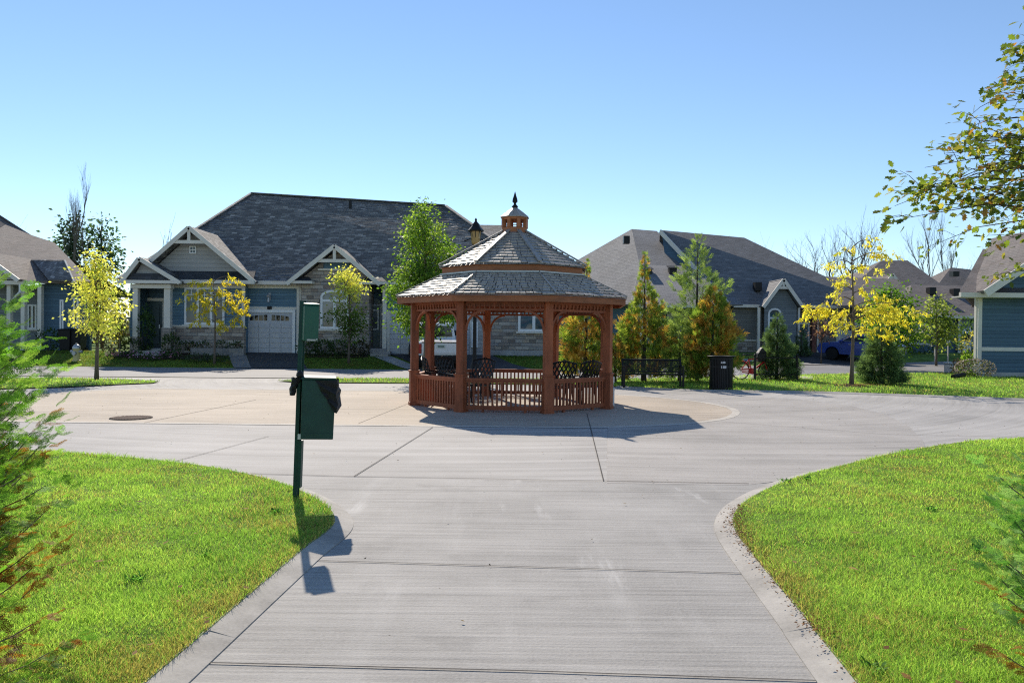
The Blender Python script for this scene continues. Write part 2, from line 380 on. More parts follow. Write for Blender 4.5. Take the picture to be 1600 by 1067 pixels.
M['bikered'] = plain('red_bike_paint', (0.72, 0.03, 0.035), 0.3, 0.5)
M['plate'] = plain('pale_plate', (0.5, 0.58, 0.52), 0.4, 0.4)
M['yellowpaint'] = plain('cream_hydrant_paint', (0.6, 0.5, 0.22), 0.5, 0.4, 0.1)
M['amber'] = plain('amber_lamp_glass', (0.42, 0.27, 0.10), 0.3, 0.5, 0.2)
M['brick'] = shingle('red_brown_brick', [(0.2, 0.08, 0.06), (0.28, 0.12, 0.09), (0.16, 0.07, 0.06)], 0.22, 0.075, 0.85, 0.006)
M['deck'] = wood('deck_timber', (0.32, 0.16, 0.07), (1, 1, 8), 0.7)
M['stem'] = plain('green_stem', (0.09, 0.12, 0.03), 0.7, 0.2)
M['steel'] = plain('galvanised_steel', (0.4, 0.41, 0.42), 0.4, 0.5, 0.1, metallic=0.5)
# ================================================================ THE GROUND
def smooth_line(pts, n=6):
    P = [Vector((p[0], p[1])) for p in pts]; out = []
    for i in range(len(P) - 1):
        a, b, c, d = P[max(i - 1, 0)], P[i], P[i + 1], P[min(i + 2, len(P) - 1)]
        for k in range(n):
            t = k / n
            out.append(0.5 * ((2 * b) + (c - a) * t + (2 * a - 5 * b + 4 * c - d) * t * t + (3 * b - a - 3 * c + d) * t ** 3))
    out.append(P[-1]); return out
def offset_line(L, d):
    out = []
    for i, p in enumerate(L):
        t = (L[min(i + 1, len(L) - 1)] - L[max(i - 1, 0)]).normalized()
        out.append(p + Vector((-t.y, t.x)) * d)
    return out
def sheet(name, poly, z, mat, label=None, kind='structure', fill_holes=None):
    tris = geometry.tessellate_polygon([[Vector((p[0], p[1], 0)) for p in poly]])
    mb = MB(); mb.v = [(p[0], p[1], z) for p in poly]; mb.f = [tuple(t) for t in tris]; mb.m = [0] * len(mb.f)
    bm_o = mb.build(name, mat, uv=True, recalc=False)
    me = bm_o.data
    if sum(p.normal.z * p.area for p in me.polygons) < 0: me.flip_normals()
    return tag(bm_o, kind=kind)
def strip(name, A, B, mat, off, n=1, kind='structure'):
    """sheet between two polylines following the terrain"""
    mb = MB(); m = 6
    def res(P, N):
        P = [Vector((p[0], p[1])) for p in P]; seg = [(P[i + 1] - P[i]).length for i in range(len(P) - 1)]; T = sum(seg); out = []
        for k in range(N + 1):
            d = T * k / N; i = 0
            while i < len(seg) - 1 and d > seg[i]: d -= seg[i]; i += 1
            out.append(P[i].lerp(P[i + 1], min(1, d / max(seg[i], 1e-6))))
        return out
    N = max(n, 2); a, b = res(A, N), res(B, N)
    for i in range(N + 1):
        for j in range(m + 1):
            p = a[i].lerp(b[i], j / m); mb.v.append((p.x, p.y, gz(p.x, p.y) + off))
    for i in range(N):
        for j in range(m):
            q = i * (m + 1) + j; mb.f.append((q, q + 1, q + m + 2, q + m + 1)); mb.m.append(0)
    o = mb.build(name, mat, uv=True, recalc=False); me = o.data
    if sum(p.normal.z * p.area for p in me.polygons) < 0: me.flip_normals()
    return tag(o, kind=kind) if kind else o

xs = [-3000, -1000, -400, -200, -120, -80] + [x * 1.0 for x in range(-60, 61)] + [80, 120, 200, 400, 1000, 3000]
ys = [-400, -100, -30] + [y * 1.0 for y in range(-10, 72)] + [90, 130, 200, 400, 1000, 3000]
g = MB()
for y in ys:
    for x in xs: g.v.append((x, y, gz(x, y) - 0.004))
nx = len(xs)
for j in range(len(ys) - 1):
    for i in range(nx - 1):
        g.f.append((j * nx + i, j * nx + i + 1, (j + 1) * nx + i + 1, (j + 1) * nx + i)); g.m.append(0)
tag(g.build('ground', M['lawn'], uv=False, recalc=False), kind='structure')

# street
NEAR = [(-70, 24.5), (-40, 25.6), (-20, 26.2), (-8, 26.6), (0, 27.2), (6, 28.9), (11, 32.0), (16, 34.2), (24, 36.5), (45, 40)]
FAR = [(-70, 31.5), (-40, 32.2), (-20, 32.8), (-8, 33.0), (0, 33.4), (5, 35.2), (10, 39.4), (15, 43.0), (24, 46.5), (45, 50)]
strip('street', smooth_line(NEAR), smooth_line(FAR), M['asphalt'], 0.012, 60)
nl = smooth_line(NEAR)
strip('street_curb', nl, offset_line(nl, -0.32), M['curb'], 0.02, 80)
# plaza slab up to the street
plaza = [(-60, -8)] + [(60, -8), (60, 30)] + [(p.x, p.y - 0.3) for p in reversed(nl) if p.x < 12]
plaza = [(-60, -8), (60, -8), (60, 24.0), (8, 24.0)] + [(p.x, p.y - 0.3) for p in reversed(nl) if -60 < p.x < 6]
sheet('plaza_pavement', plaza, 0.0, M['plaza'])

# near lawns with their kerbs
Lp = [(244, 1067), (330, 992), (430, 905), (480, 862), (512, 838), (523, 822), (518, 806), (500, 790), (470, 773), (430, 758), (375, 744), (300, 731), (200, 720), (100, 712), (0, 705)]
Rp = [(1327, 1067), (1264, 985), (1195, 900), (1165, 862), (1150, 840), (1145, 822), (1150, 805), (1165, 789), (1200, 769), (1250, 750), (1310, 734), (1400, 712), (1470, 700), (1530, 692), (1600, 688)]
LE = [gp(*p).xy for p in Lp]; RE = [gp(*p).xy for p in Rp]
LE = [LE[0] + (LE[0] - LE[2]) * 3.2] + LE + [LE[-1] + (LE[-1] - LE[-3]) * 6]
RE = [RE[0] + (RE[0] - RE[2]) * 3.2] + RE + [RE[-1] + (RE[-1] - RE[-3]) * 4]
LE, RE = smooth_line(LE, 7), smooth_line(RE, 7)
left_poly = [tuple(p) for p in LE] + [(LE[-1].x, LE[0].y)]
right_poly = [tuple(p) for p in RE] + [(RE[-1].x, RE[0].y)]
sheet('lawn_left', left_poly, 0.045, M['lawn']); sheet('lawn_right', right_poly, 0.045, M['lawn'])
def kerb(name, line, sgn):
    o = offset_line(line, 0.15 * sgn); mb = MB()
    i0 = offset_line(line, -0.01 * sgn)
    for a, b in zip(i0, o): mb.v += [(a.x, a.y, 0.046), (b.x, b.y, 0.009), (b.x, b.y, -0.02)]
    for i in range(len(line) - 1):
        q = i * 3; mb.f += [(q, q + 1, q + 4, q + 3), (q + 1, q + 2, q + 5, q + 4)]; mb.m += [0, 0]
    ob = mb.build(name, M['curb'], recalc=False)
    if sum(p.normal.z * p.area for p in ob.data.polygons) < 0: ob.data.flip_normals()
    tag(ob, kind='structure')
kerb('kerb_left', LE, -1); kerb('kerb_right', RE, 1)

# broomed concrete path between the lawns, darker drive ring on the right, beige inlay under the gazebo
jl = gp(560, 744).y
path_poly = [(gp(150, 1067).x - 6, -7.8), (7, -7.8), (7, 9.0)] + [tuple(gp(*p).xy) for p in [(1165, 756), (860, 751), (552, 745), (300, 738)]]
sheet('path_pavement', path_poly, 0.002, M['path'])
ringpts = [(560, 747.5), (860, 753), (1165, 758), (1240, 752), (1330, 729), (1445, 704), (1440, 686), (1420, 665), (1385, 645), (1330, 630), (1250, 621), (1160, 616), (1110, 616), (1000, 640), (900, 700), (700, 720)]
sheet('drive_ring', [tuple(gp(*p).xy) for p in [(948, 755), (1165, 758), (1500, 720), (1446, 698), (1440, 686), (1420, 666), (1385, 648), (1330, 634), (1250, 624), (1150, 618), (1060, 616), (950, 640)]], 0.0035, M['ring'])
stad = []
cxI, cyI, rI = 0.75, 17.15, 3.85
for k in range(25):
    t = -math.pi / 2 + math.pi * k / 24; stad.append((cxI + rI * 1.05 * math.cos(t), cyI + rI * math.sin(t)))
for k in range(17):
    t = math.pi / 2 + math.pi * k / 16; stad.append((-9.2 + 2.6 * math.cos(t), cyI + rI * math.sin(t)))
sheet('beige_inlay', stad, 0.004, M['inlay'])
out = [Vector(p) for p in stad]; ctr = Vector((-4, cyI)); mb = MB(); n = len(out)
big = [p + (p - Vector((min(max(p.x, -9.2), cxI), cyI))).normalized() * 0.16 for p in out]
for a, b in zip(out, big): mb.v += [(a.x, a.y, 0.0065), (b.x, b.y, 0.0065)]
for i in range(n): q = 2 * i; r_ = 2 * ((i + 1) % n); mb.f.append((q, q + 1, r_ + 1, r_)); mb.m.append(0)
ob = mb.build('inlay_border', M['border'], recalc=False)
if ob.data.polygons[0].normal.z < 0: ob.data.flip_normals()
tag(ob, kind='structure')
# sawn joints
jm = MB()
def joint(p, q, wd=0.014, z=0.009):
    a, b = gp(*p), gp(*q); d = (b - a); d.z = 0; s_ = Vector((-d.y, d.x, 0)).normalized() * wd * .36
    jm.poly([(a.x - s_.x, a.y - s_.y, z), (b.x - s_.x, b.y - s_.y, z), (b.x + s_.x, b.y + s_.y, z), (a.x + s_.x, a.y + s_.y, z)])
for p, q, wd in [((300, 738), (552, 745), .02), ((552, 745), (1170, 756), .022), ((943, 752), (917, 646), .018), ((553, 745), (676, 668), .016), ((270, 722), (420, 682), .014),
              ((470, 876), (1170, 897), .013), ((282, 1036), (820, 1050), .015), ((820, 1050), (1300, 1066), .015), ((1290, 712), (1405, 712), .014), ((1090, 656), (1385, 679), .012), ((1385, 679), (1598, 683), .016),
              ((80, 643), (330, 638), .018), ((225, 661), (400, 625), .018), ((330, 638), (660, 640), .016), ((560, 662), (640, 630), .012), ((1165, 770), (500, 765), .008)]: joint(p, q, wd)
o = jm.build('pavement_joints', M['joint'], recalc=False)
for p_ in o.data.polygons:
    if p_.normal.z < 0: p_.flip()
tag(o, kind='structure')

# verge strips and the lawn behind the plaza
def gline(P): return [tuple(gp(*p).xy) for p in P]
s1 = gline([(-120, 592), (100, 591.5), (200, 594), (250, 597), (238, 599.5), (180, 602), (100, 606), (-120, 612)])
s2 = gline([(432, 596), (480, 593), (560, 592), (640, 592.5), (760, 593), (900, 593)]) + [(2.0, 27.0)] + gline([(965, 605), (900, 602), (760, 600.5), (640, 599.5), (540, 599), (460, 598)])
nr = [(p.x, p.y - 0.3) for p in nl if 2.0 < p.x < 45]
s3 = gline([(965, 605), (1040, 609), (1100, 611), (1250, 613), (1350, 616), (1450, 619.5), (1600, 625)]) + [(40, 19.0), (45, 39.5)] + list(reversed(nr)) + [(2.0, 27.0)]
strips = [s1, s2, s3]
for nm, s_ in zip(('verge_left', 'verge_centre', 'lawn_behind_plaza'), strips): sheet(nm, s_, 0.03, M['lawn'])
for nm, P in (('kerb_behind_plaza', [(965, 605), (1040, 609), (1100, 611), (1250, 613), (1350, 616), (1450, 619.5), (1600, 625), (1700, 629)]),):
    L = [gp(*p).xy for p in P]; kerb(nm, smooth_line(L, 4), -1)
# driveways, walks, beds in front of the houses
def xy(px, Y): return (xat(px, Y, 560), Y)
strip('driveway_left', [xy(393, 33.0), xy(384, 37.95)], [xy(481, 33.1), xy(464, 37.95)], M['drive'], 0.03, 10)
strip('driveway_right', [xy(672, 33.2), xy(606, 37.95)], [xy(840, 33.4), xy(800, 35.2), xy(765, 37.95)], M['drive'], 0.03, 12)
strip('paver_walk', [xy(366, 33.0), xy(357, 36.8)], [xy(393, 33.0), xy(385, 36.8)], M['paver'], 0.034, 8)
strip('front_walk', [xy(637, 33.2), xy(600, 35.6), xy(583, 36.8)], [xy(668, 33.2), xy(632, 35.4), xy(612, 36.8)], M['found'], 0.034, 10)
strip('flower_bed', [xy(165, 36.2), xy(235, 35.2), xy(300, 35.6), xy(352, 36.4)], [xy(175, 37.6), xy(235, 37.0), xy(300, 37.5), xy(352, 37.6)], M['mulch'], 0.03, 12)
strip('shrub_bed', [xy(468, 36.4), xy(520, 36.2), xy(575, 36.5)], [xy(468, 37.9), xy(520, 37.9), xy(575, 37.9)], M['mulch'], 0.03, 8)
strip('suv_driveway', [(14.6, 42.6), (16.2, 51.0)], [(22.5, 45.2), (20.5, 51.5)], M['drive'], 0.03, 12)
strip('entry_walk', [(13.2, 46.5), (16.0, 45.5), (18.2, 43.9)], [(13.4, 47.4), (16.3, 46.3), (18.8, 44.5)], M['found'], 0.036, 10)
sheet('bike_pad', gline([(1140, 592.5), (1270, 593), (1270, 588), (1140, 588)]), 0.036, M['border'])

# ---------------------------------------------------------------- grass blades
def inside(poly, P):
    x, y = P[:, 0], P[:, 1]; c = np.zeros(len(P), bool); n = len(poly); j = n - 1
    for i in range(n):
        xi, yi = poly[i][0], poly[i][1]; xj, yj = poly[j][0], poly[j][1]
        if yi != yj: c ^= ((yi > y) != (yj > y)) & (x < (xj - xi) * (y - yi) / (yj - yi) + xi)
        j = i
    return c
def vnoise(P, s, seed=0):
    """cheap smooth value noise"""
    q = P * s + seed * 17.3; i = np.floor(q).astype(int); f = q - i; f = f * f * (3 - 2 * f)
    def h(a, b):
        v = np.sin(a * 127.1 + b * 311.7 + seed) * 43758.5453; return v - np.floor(v)
    return (h(i[:, 0], i[:, 1]) * (1 - f[:, 0]) + h(i[:, 0] + 1, i[:, 1]) * f[:, 0]) * (1 - f[:, 1]) + (h(i[:, 0], i[:, 1] + 1) * (1 - f[:, 0]) + h(i[:, 0] + 1, i[:, 1] + 1) * f[:, 0]) * f[:, 1]
def blades(name, P, z0, hgt, wid, mat, dry=0.2, edge=None, gain=1.0):
    n = len(P); ang = RNG.uniform(0, 2 * np.pi, n); lean = RNG.normal(0, 0.6, (n, 2))
    pn = vnoise(P, 1.3, 1) * 0.4 + vnoise(P, 4.7, 2) * 0.6
    h = hgt * RNG.uniform(0.55, 1.25, n) * (0.3 + 1.25 * pn)
    wv = np.stack([np.cos(ang), np.sin(ang)], 1) * (wid * RNG.uniform(.6, 1.3, n))[:, None]
    b = np.concatenate([P, np.broadcast_to(np.asarray(z0), (n,))[:, None]], 1)
    V = np.zeros((n, 5, 3)); off = lean * h[:, None]
    V[:, 0, :] = b; V[:, 0, :2] -= wv / 2; V[:, 1, :] = b; V[:, 1, :2] += wv / 2
    mid = b.copy(); mid[:, :2] += off * 0.35; mid[:, 2] += h * 0.6
    V[:, 2, :] = mid; V[:, 2, :2] += wv * 0.36; V[:, 3, :] = mid; V[:, 3, :2] -= wv * 0.36
    tip = b.copy(); tip[:, :2] += off; tip[:, 2] += h; V[:, 4, :] = tip
    base = np.arange(n)[:, None] * 5
    f = np.concatenate([base + [0, 1, 2], base + [0, 2, 3], base + [3, 2, 4]], 0)
    g1, g2, g3 = np.array([0.12, 0.25, 0.045]), np.array([0.38, 0.49, 0.115]), np.array([0.38, 0.30, 0.12])
    t = np.clip(vnoise(P, 0.7, 3) * 0.55 + vnoise(P, 3.3, 4) * 0.45 + RNG.uniform(0, 0.4, n) - 0.2, 0, 1)[:, None]
    c = g1 * (1 - t) + g2 * t
    spot = np.zeros(n)
    if edge is not None:                               # worn, strawy spots
        for _ in range(9):
            q = P[RNG.integers(0, n)]; rr_ = RNG.uniform(.07, .22); spot = np.maximum(spot, np.exp(-(((P[:, 0] - q[0]) / (rr_ * 1.7)) ** 2 + ((P[:, 1] - q[1]) / rr_) ** 2)))
    d = (RNG.uniform(0, 1, n) < 0.5 * spot + dry * (0.15 + 1.6 * np.clip(vnoise(P, 1.6, 5) * .6 + vnoise(P, 5.1, 6) * .4 - 0.4, 0, 1) * 1.5))[:, None]
    if edge is not None:
        E_ = np.array([tuple(q) for q in edge]); dm = np.full(n, 9.0)
        for q in E_: dm = np.minimum(dm, np.hypot(P[:, 0] - q[0], P[:, 1] - q[1]))
        d = d | (RNG.uniform(0, 1, n) < .55 * np.exp(-np.maximum(dm - .03, 0) / .16) * (P[:, 1] < 6.5))[:, None]
    c = np.where(d, g3 * RNG.uniform(0.6, 1.2, (n, 1)), c) * RNG.uniform(0.7, 1.3, (n, 1))
    tag(np_mesh(name, V.reshape(-1, 3), f, mat, col=np.repeat(c * gain, 5, 0)), kind='stuff')
def scatter(poly, n, x0, x1, y0, y1, power=1.0):
    yy = y0 * (y1 / y0) ** RNG.uniform(0, 1, n); xx = RNG.uniform(-1, 1, n) * 0.72 * yy
    P = np.stack([xx, yy], 1); k = (xx > x0) & (xx < x1); P = P[k]
    return P[inside(poly, P)]
PL = scatter(left_poly, 620000, -12, 0, 2.6, 14); PR = scatter(right_poly, 620000, 0, 12, 2.6, 14)
def outer(poly, n):
    Q = np.stack([RNG.uniform(-14, 14, n), RNG.uniform(-2, 14, n)], 1); Q = Q[np.abs(Q[:, 0]) > .72 * Q[:, 1]]; return Q[inside(poly, Q)]
PL = np.concatenate([PL, outer(left_poly, 260000)]); PR = np.concatenate([PR, outer(right_poly, 260000)])
for nm, P, ed in (('grass_left', PL, LE), ('grass_right', PR, RE)):
    blades(nm, P, 0.042, 0.040, 0.0021 * (0.55 + np.maximum(P[:, 1], np.abs(P[:, 0]) * 2.2) / 4.2), M['grass'], 0.38, ed)
allP = [RNG.uniform((-20, 19.5), (32, 39), (150000, 2)) for _ in range(1)][0]
for nm, s_ in zip(('verge_grass_left', 'verge_grass_centre', 'grass_behind_plaza'), strips):
    P = allP[inside(s_, allP)]; blades(nm, P, 0.027, 0.07, np.full(len(P), 0.02), M['grass'], 0.35)
P = RNG.uniform((-24, 33.2), (2.5, 38), (60000, 2))
keep = np.ones(len(P), bool)
for q in ([xy(364, 33.0), xy(482, 33.0), xy(465, 38.2), xy(355, 38.2)], [xy(636, 33), xy(842, 33), xy(800, 35.4), xy(768, 38), xy(580, 38)], [xy(163, 36.0), xy(235, 35.2), xy(300, 35.6), xy(354, 36.3), xy(354, 38.2), xy(163, 38.2)]): keep &= ~inside(q, P)
P = P[keep]; blades('front_yard_grass', P, np.array([gz(a, b) for a, b in P]) - .004, 0.07, np.full(len(P), 0.024), M['grass'], 0.5, None, .5)  # blade colour dimmed here to paint in the bungalow's shade
def tufts(name, src, k, hgt, per, spread, cols):
    C = src[RNG.integers(0, len(src), k)]; P = np.repeat(C, per, 0) + RNG.normal(0, spread, (k * per, 2)); n = len(P); ang = RNG.uniform(0, 6.28, n)
    o = np.stack([np.cos(ang), np.sin(ang)], 1); L = hgt * RNG.uniform(.6, 1.3, n); V = np.zeros((n, 4, 3)); sd = np.stack([-o[:, 1], o[:, 0]], 1) * .006
    V[:, 0, :2] = P; V[:, 1, :2] = P + o * L[:, None] * .5 + sd; V[:, 2, :2] = P + o * L[:, None] * .9; V[:, 3, :2] = P + o * L[:, None] * .5 - sd
    V[:, :, 2] = .045; V[:, 1, 2] += L * .6; V[:, 3, 2] += L * .6; V[:, 2, 2] += L * .75
    c = np.array(cols)[RNG.integers(0, len(cols), n)] * RNG.uniform(.6, 1.3, (n, 1))
    tag(np_mesh(name, V.reshape(-1, 3), np.arange(4 * n).reshape(n, 4), M['grass'], col=np.repeat(c, 4, 0)), kind='stuff')
tufts('weed_tufts', np.concatenate([PL, PR]), 22, .05, 34, .022, [(.08, .2, .04), (.11, .25, .05), (.16, .3, .07)])
# dry leaves gathered along the right kerb and loose bits on the pavement
def litter(name, P, z, size, cols, mat):
    n = len(P); a = RNG.uniform(0, 6.28, n); s_ = size * RNG.uniform(.5, 1.3, n); V = np.zeros((n, 4, 3))
    for k, (u, v) in enumerate(((-1, 0), (0, -.45), (1, 0), (0, .5))):
        V[:, k, 0] = P[:, 0] + s_ * (u * np.cos(a) - v * np.sin(a)); V[:, k, 1] = P[:, 1] + s_ * (u * np.sin(a) + v * np.cos(a)); V[:, k, 2] = z + RNG.uniform(0.002, 0.012, n)
    c = np.array(cols)[RNG.integers(0, len(cols), n)] * RNG.uniform(.6, 1.2, (n, 1))
    tag(np_mesh(name, V.reshape(-1, 3), np.arange(4 * n).reshape(n, 4), mat, col=np.repeat(c, 4, 0)), kind='stuff')
ee = [p for p in RE if 2.5 < p.y < 7]; pts = []
for k in range(1500):
    p = random.choice(ee); pts.append((p.x + random.gauss(0.03, 0.05), p.y + random.uniform(-.12, .12)))
litter('leaf_litter_kerb', np.array(pts), 0.05, 0.010, [(0.25, 0.10, 0.03), (0.35, 0.2, 0.08), (0.16, 0.08, 0.04)], M['litter'])
pts = np.stack([RNG.uniform(-9, 10, 700), 3 + 21 * RNG.uniform(0, 1, 700) ** .6], 1)
pts = pts[~inside(left_poly, pts) & ~inside(right_poly, pts)]
q = np.concatenate([PL[RNG.integers(0, len(PL), 45)], PR[RNG.integers(0, len(PR), 70)]])
litter('fallen_leaves_lawn', q, .075, .03, [(.3, .15, .05), (.4, .25, .1), (.2, .1, .04)], M['litter'])
litter('leaf_litter_pavement', pts, 0.014, 0.014, [(0.10, 0.06, 0.03), (0.3, 0.2, 0.08), (0.5, 0.47, 0.42), (0.07, 0.05, 0.03)], M['litter'])
# ================================================================ HOUSES
class House:
    def __init__(s, name, loc, label, cat='house', group='houses round the plaza'):
        s.L = Vector(loc); s.root = empty(name, loc, 0, label, cat, group)
    def fin(s, mb, name, mat, parent=None, **kw):
        mb.xf(Matrix.Translation(-s.L)); return mb.build(name, mat, parent or s.root, **kw)
    def part(s, name, mat, boxes, parent=None, **kw):
        if name in ('gutter', 'corner_board', 'step', 'soffit', 'column_base') and len(boxes) > 1:
            for b in boxes[:-1]: s.part(name, mat, [b], parent, **kw)
            boxes = boxes[-1:]
        mb = MB()
        for b in boxes: mb.box(*b)
        return s.fin(mb, name, mat, parent, **kw)
    def window(s, x0, x1, z0, z1, y, cols=1, transom=None, arch=0.0, fr=0.09, sill=True, mat=None, glass='glass', grid=None):
        mat = mat or M['white']; f = MB(); yb, yf = y + 0.02, y - 0.07
        f.box(x0, x0 + fr, yf, yb, z0, z1); f.box(x1 - fr, x1, yf, yb, z0, z1); f.box(x0 + fr, x1 - fr, yf, yb, z0, z0 + fr)
        cx = (x0 + x1) / 2; hw = (x1 - x0) / 2
        if arch:
            A = [(cx + (hw - fr / 2) * math.cos(t), z1 + arch * math.sin(t)) for t in [math.pi * k / 12 for k in range(13)]]
            for a, b in zip(A, A[1:]): f.beam((a[0], y - .03, a[1]), (b[0], y - .03, b[1]), 0.1, fr, upv=(0.01, 0.02, 1))
        else: f.box(x0 + fr, x1 - fr, yf, yb, z1 - fr, z1)
        for k in range(1, cols):
            xm = x0 + (x1 - x0) * k / cols; f.box(xm - fr * .6, xm + fr * .6, yf + .004, yb, z0 + fr, z1 - fr * (0 if arch else 1))
        if transom: f.box(x0 + fr, x1 - fr, yf + .006, yb, transom - fr * .5, transom + fr * .5)
        if grid:
            gx, gzn, za, zb = grid
            for k in range(1, gx): xm = x0 + (x1 - x0) * k / gx; f.box(xm - .018, xm + .018, y - .045, yb, za, zb)
            for k in range(1, gzn): zm = za + (zb - za) * k / gzn; f.box(x0 + fr, x1 - fr, y - .046, yb, zm - .018, zm + .018)
        wo = s.fin(f, 'window', mat); wo_p = MB()
        P = [(x0 + .02, y - .03, z0 + .02), (x1 - .02, y - .03, z0 + .02)]
        if arch: P += [(cx + (hw - .03) * math.cos(t), y - .03, z1 + (arch - .01) * math.sin(t)) for t in [math.pi * k / 12 for k in range(13)]]
        else: P += [(x1 - .02, y - .03, z1 - .02), (x0 + .02, y - .03, z1 - .02)]
        wo_p.poly(P); s.fin(wo_p, 'pane', M[glass], wo, recalc=False)
        if sill: s.fin(MB().box(x0 - .08, x1 + .08, y - .13, y, z0 - .09, z0 - .003), 'sill', M['trim'], wo)
        return wo
    def garage(s, x0, x1, z0, z1, y, mat='garage', trim='white'):
        s.part('garage_trim', M[trim], [(x0 - .14, x0, y - .06, y + .02, z0, z1 + .14), (x1, x1 + .14, y - .06, y + .02, z0, z1 + .14), (x0, x1, y - .06, y + .02, z1, z1 + .14)])
        d = MB(); h = (z1 - z0) / 4
        d.box(x0, x1, y - .01, y + .02, z0, z1)
        for r_ in range(4):
            for k in range(4):
                xa = x0 + (x1 - x0) * k / 4; xb = x0 + (x1 - x0) * (k + 1) / 4
                if r_ == 3: continue
                d.box(xa + .012, xb - .012, y - .04, y - .012, z0 + r_ * h + .03, z0 + (r_ + .5) * h - .02); d.box(xa + .012, xb - .012, y - .04, y - .012, z0 + (r_ + .5) * h + .02, z0 + (r_ + 1) * h - .03)
        do = s.fin(d, 'garage_door', M[mat])
        for sd in (0, 1):
            wnd = MB(); xa = x0 + (x1 - x0) * (0.06 if sd == 0 else 0.54); wd = (x1 - x0) * 0.40
            for k in range(4):
                a = xa + wd * k / 4; b = a + wd / 4 - .05; lo = z1 - h * .78
                f0 = k / 4 if sd == 0 else 1 - k / 4; f1 = (k + 1) / 4 if sd == 0 else 1 - (k + 1) / 4
                t0, t1 = z1 - h * (.42 - .2 * f0 ** .5), z1 - h * (.42 - .2 * f1 ** .5)
                wnd.poly([(a, y - .03, lo), (b, y - .03, lo), (b, y - .03, t1), (a, y - .03, t0)])
            s.fin(wnd, 'window', M['carglass'], do, recalc=False)
    def gable(s, xa, za, x0, x1, ze, yf, yb, wallmat, roofmat, wall_y, z_base=None, truss=True, ov=0.0, board=0.2, trim='trim', tr=.42):
        """front-facing gable: two roof slabs, rake boards, gable wall"""
        r_ = MB()
        r_.slab([(x0, yf, ze), (xa, yf, za), (xa, yb, za), (x0, yb, ze)], .1); r_.slab([(xa, yf, za), (x1, yf, ze), (x1, yb, ze), (xa, yb, za)], .1)
        ro = s.fin(r_, 'gable_roof', M[roofmat])
        b = MB()
        for xe in (x0, x1):
            d = Vector((xe - xa, 0, ze - za)).normalized(); dn = Vector((0, 0, -board * .75))
            b.beam(Vector((xa, yf - .03, za - .08)) , Vector((xe, yf - .03, ze - .08)), 0.06, board, upv=(0, 0, 1))
            s.fin(b, 'rake_board', M[trim], ro); b = MB()
        k = (za - ze) / max(xa - x0, .01)
        wz = ze if z_base is None else z_base
        t = MB().prism([(x0 + .25, wall_y, wz), (x1 - .25, wall_y, wz), (x1 - .25, wall_y, ze + .02), (xa, wall_y, za - .2), (x0 + .25, wall_y, ze + .02)] if wz < ze - .05 else
                       [(x0 + .3, wall_y, ze), (x1 - .3, wall_y, ze), (xa, wall_y, za - .2)], (0, .12, 0))
        s.fin(t, 'gable_wall', M[wallmat])
        if truss:
            q = MB(); zt = za - (za - ze) * tr; hw = (x1 - x0) / 2 * tr * .93
            q.box(xa - hw, xa + hw, yf - .02, yf + .08, zt - .09, zt + .07); q.box(xa - .07, xa + .07, yf - .018, yf + .078, zt + .07, za - .15)
            s.fin(q, 'gable_truss', M[trim])
        return ro

def XA(px): return xat(px, 38.0)
def ZA(px, py): return zat(px, py, 38.0)
A = House('blue_grey_bungalow', (-8.7, 38, .5), 'wide blue and stone bungalow with a tall charcoal hip roof behind the gazebo')
GZ = .5
eave = 4.05; xl, xr = XA(190), XA(867)
rl, rr = at(393, 303, 44.5), at(695, 322, 44.5)
yB = 52.0
r_ = MB()
E = [(xl, 37.6, eave), (xr, 37.6, eave), (xr, yB, eave), (xl, yB, eave)]
r_.slab([E[0], E[1], rr, rl], .16); r_.slab([E[0], rl, E[3]], .16); r_.slab([E[1], E[2], rr], .16); r_.slab([E[2], E[3], rl, rr], .16)
# the street-facing slope carries real courses of laminated shingles, each tab lifted a little differently
V0, V1, V2, V3 = Vector(E[0]), Vector(E[1]), Vector(rr), Vector(rl); rows = 46
for i in range(rows):
    f0, f1 = i / rows, (i + 1) / rows
    A0, A1, B0, B1 = V0.lerp(V3, f0), V1.lerp(V2, f0), V0.lerp(V3, f1), V1.lerp(V2, f1); L_ = (A1 - A0).length; x = 0.0; nn = (A1 - A0).cross(B0 - A0).normalized()
    if nn.z < 0: nn = -nn
    while x < L_ - .02:
        x2 = min(L_, x + random.uniform(.16, .5)); up_ = nn * (random.choice((.012, .02, .03, .042)) + .004); lo = nn * .004
        p0, p1, q1, q0 = A0.lerp(A1, x / L_), A0.lerp(A1, x2 / L_), B0.lerp(B1, x2 / L_), B0.lerp(B1, x / L_)
        r_._add([p0 + up_, p1 + up_, q1 + lo, q0 + lo, p0, p1], [(0, 1, 2, 3), (4, 5, 1, 0)]); x = x2
roof = A.fin(r_, 'roof', M['roof_dark'], recalc=False)
cap = MB()
for p, q in ((rl, rr), (E[0], rl), (E[1], rr)): cap.beam(Vector(p) + Vector((0, 0, .04)), Vector(q) + Vector((0, 0, .04)), .28, .06)
A.fin(cap, 'ridge_cap', M['roof_dark'], roof)
b_ = MB(); p0, p1 = at(722, 351, 46.5), at(790, 352, 46.5)
b_.slab([(p0.x - 3, 41.0, eave + 1.2), (p1.x + 3.2, 41.0, eave + .4), p1, p0], .12); b_.slab([(p1.x + 3.2, 41, eave + .4), (p1.x + 3.2, 51, eave + .4), p1], .12); b_.slab([(p1.x + 3.2, 51, eave + .4), (p0.x - 3, 51, eave + 1.2), p0, p1], .12)
A.fin(b_, 'rear_roof', M['roof_dark'])
A.part('gutter', M['trim'], [(XA(384), XA(466), 37.52, 37.66, eave - .16, eave + .02), (XA(604), xr + .05, 37.52, 37.66, eave - .16, eave + .02)])
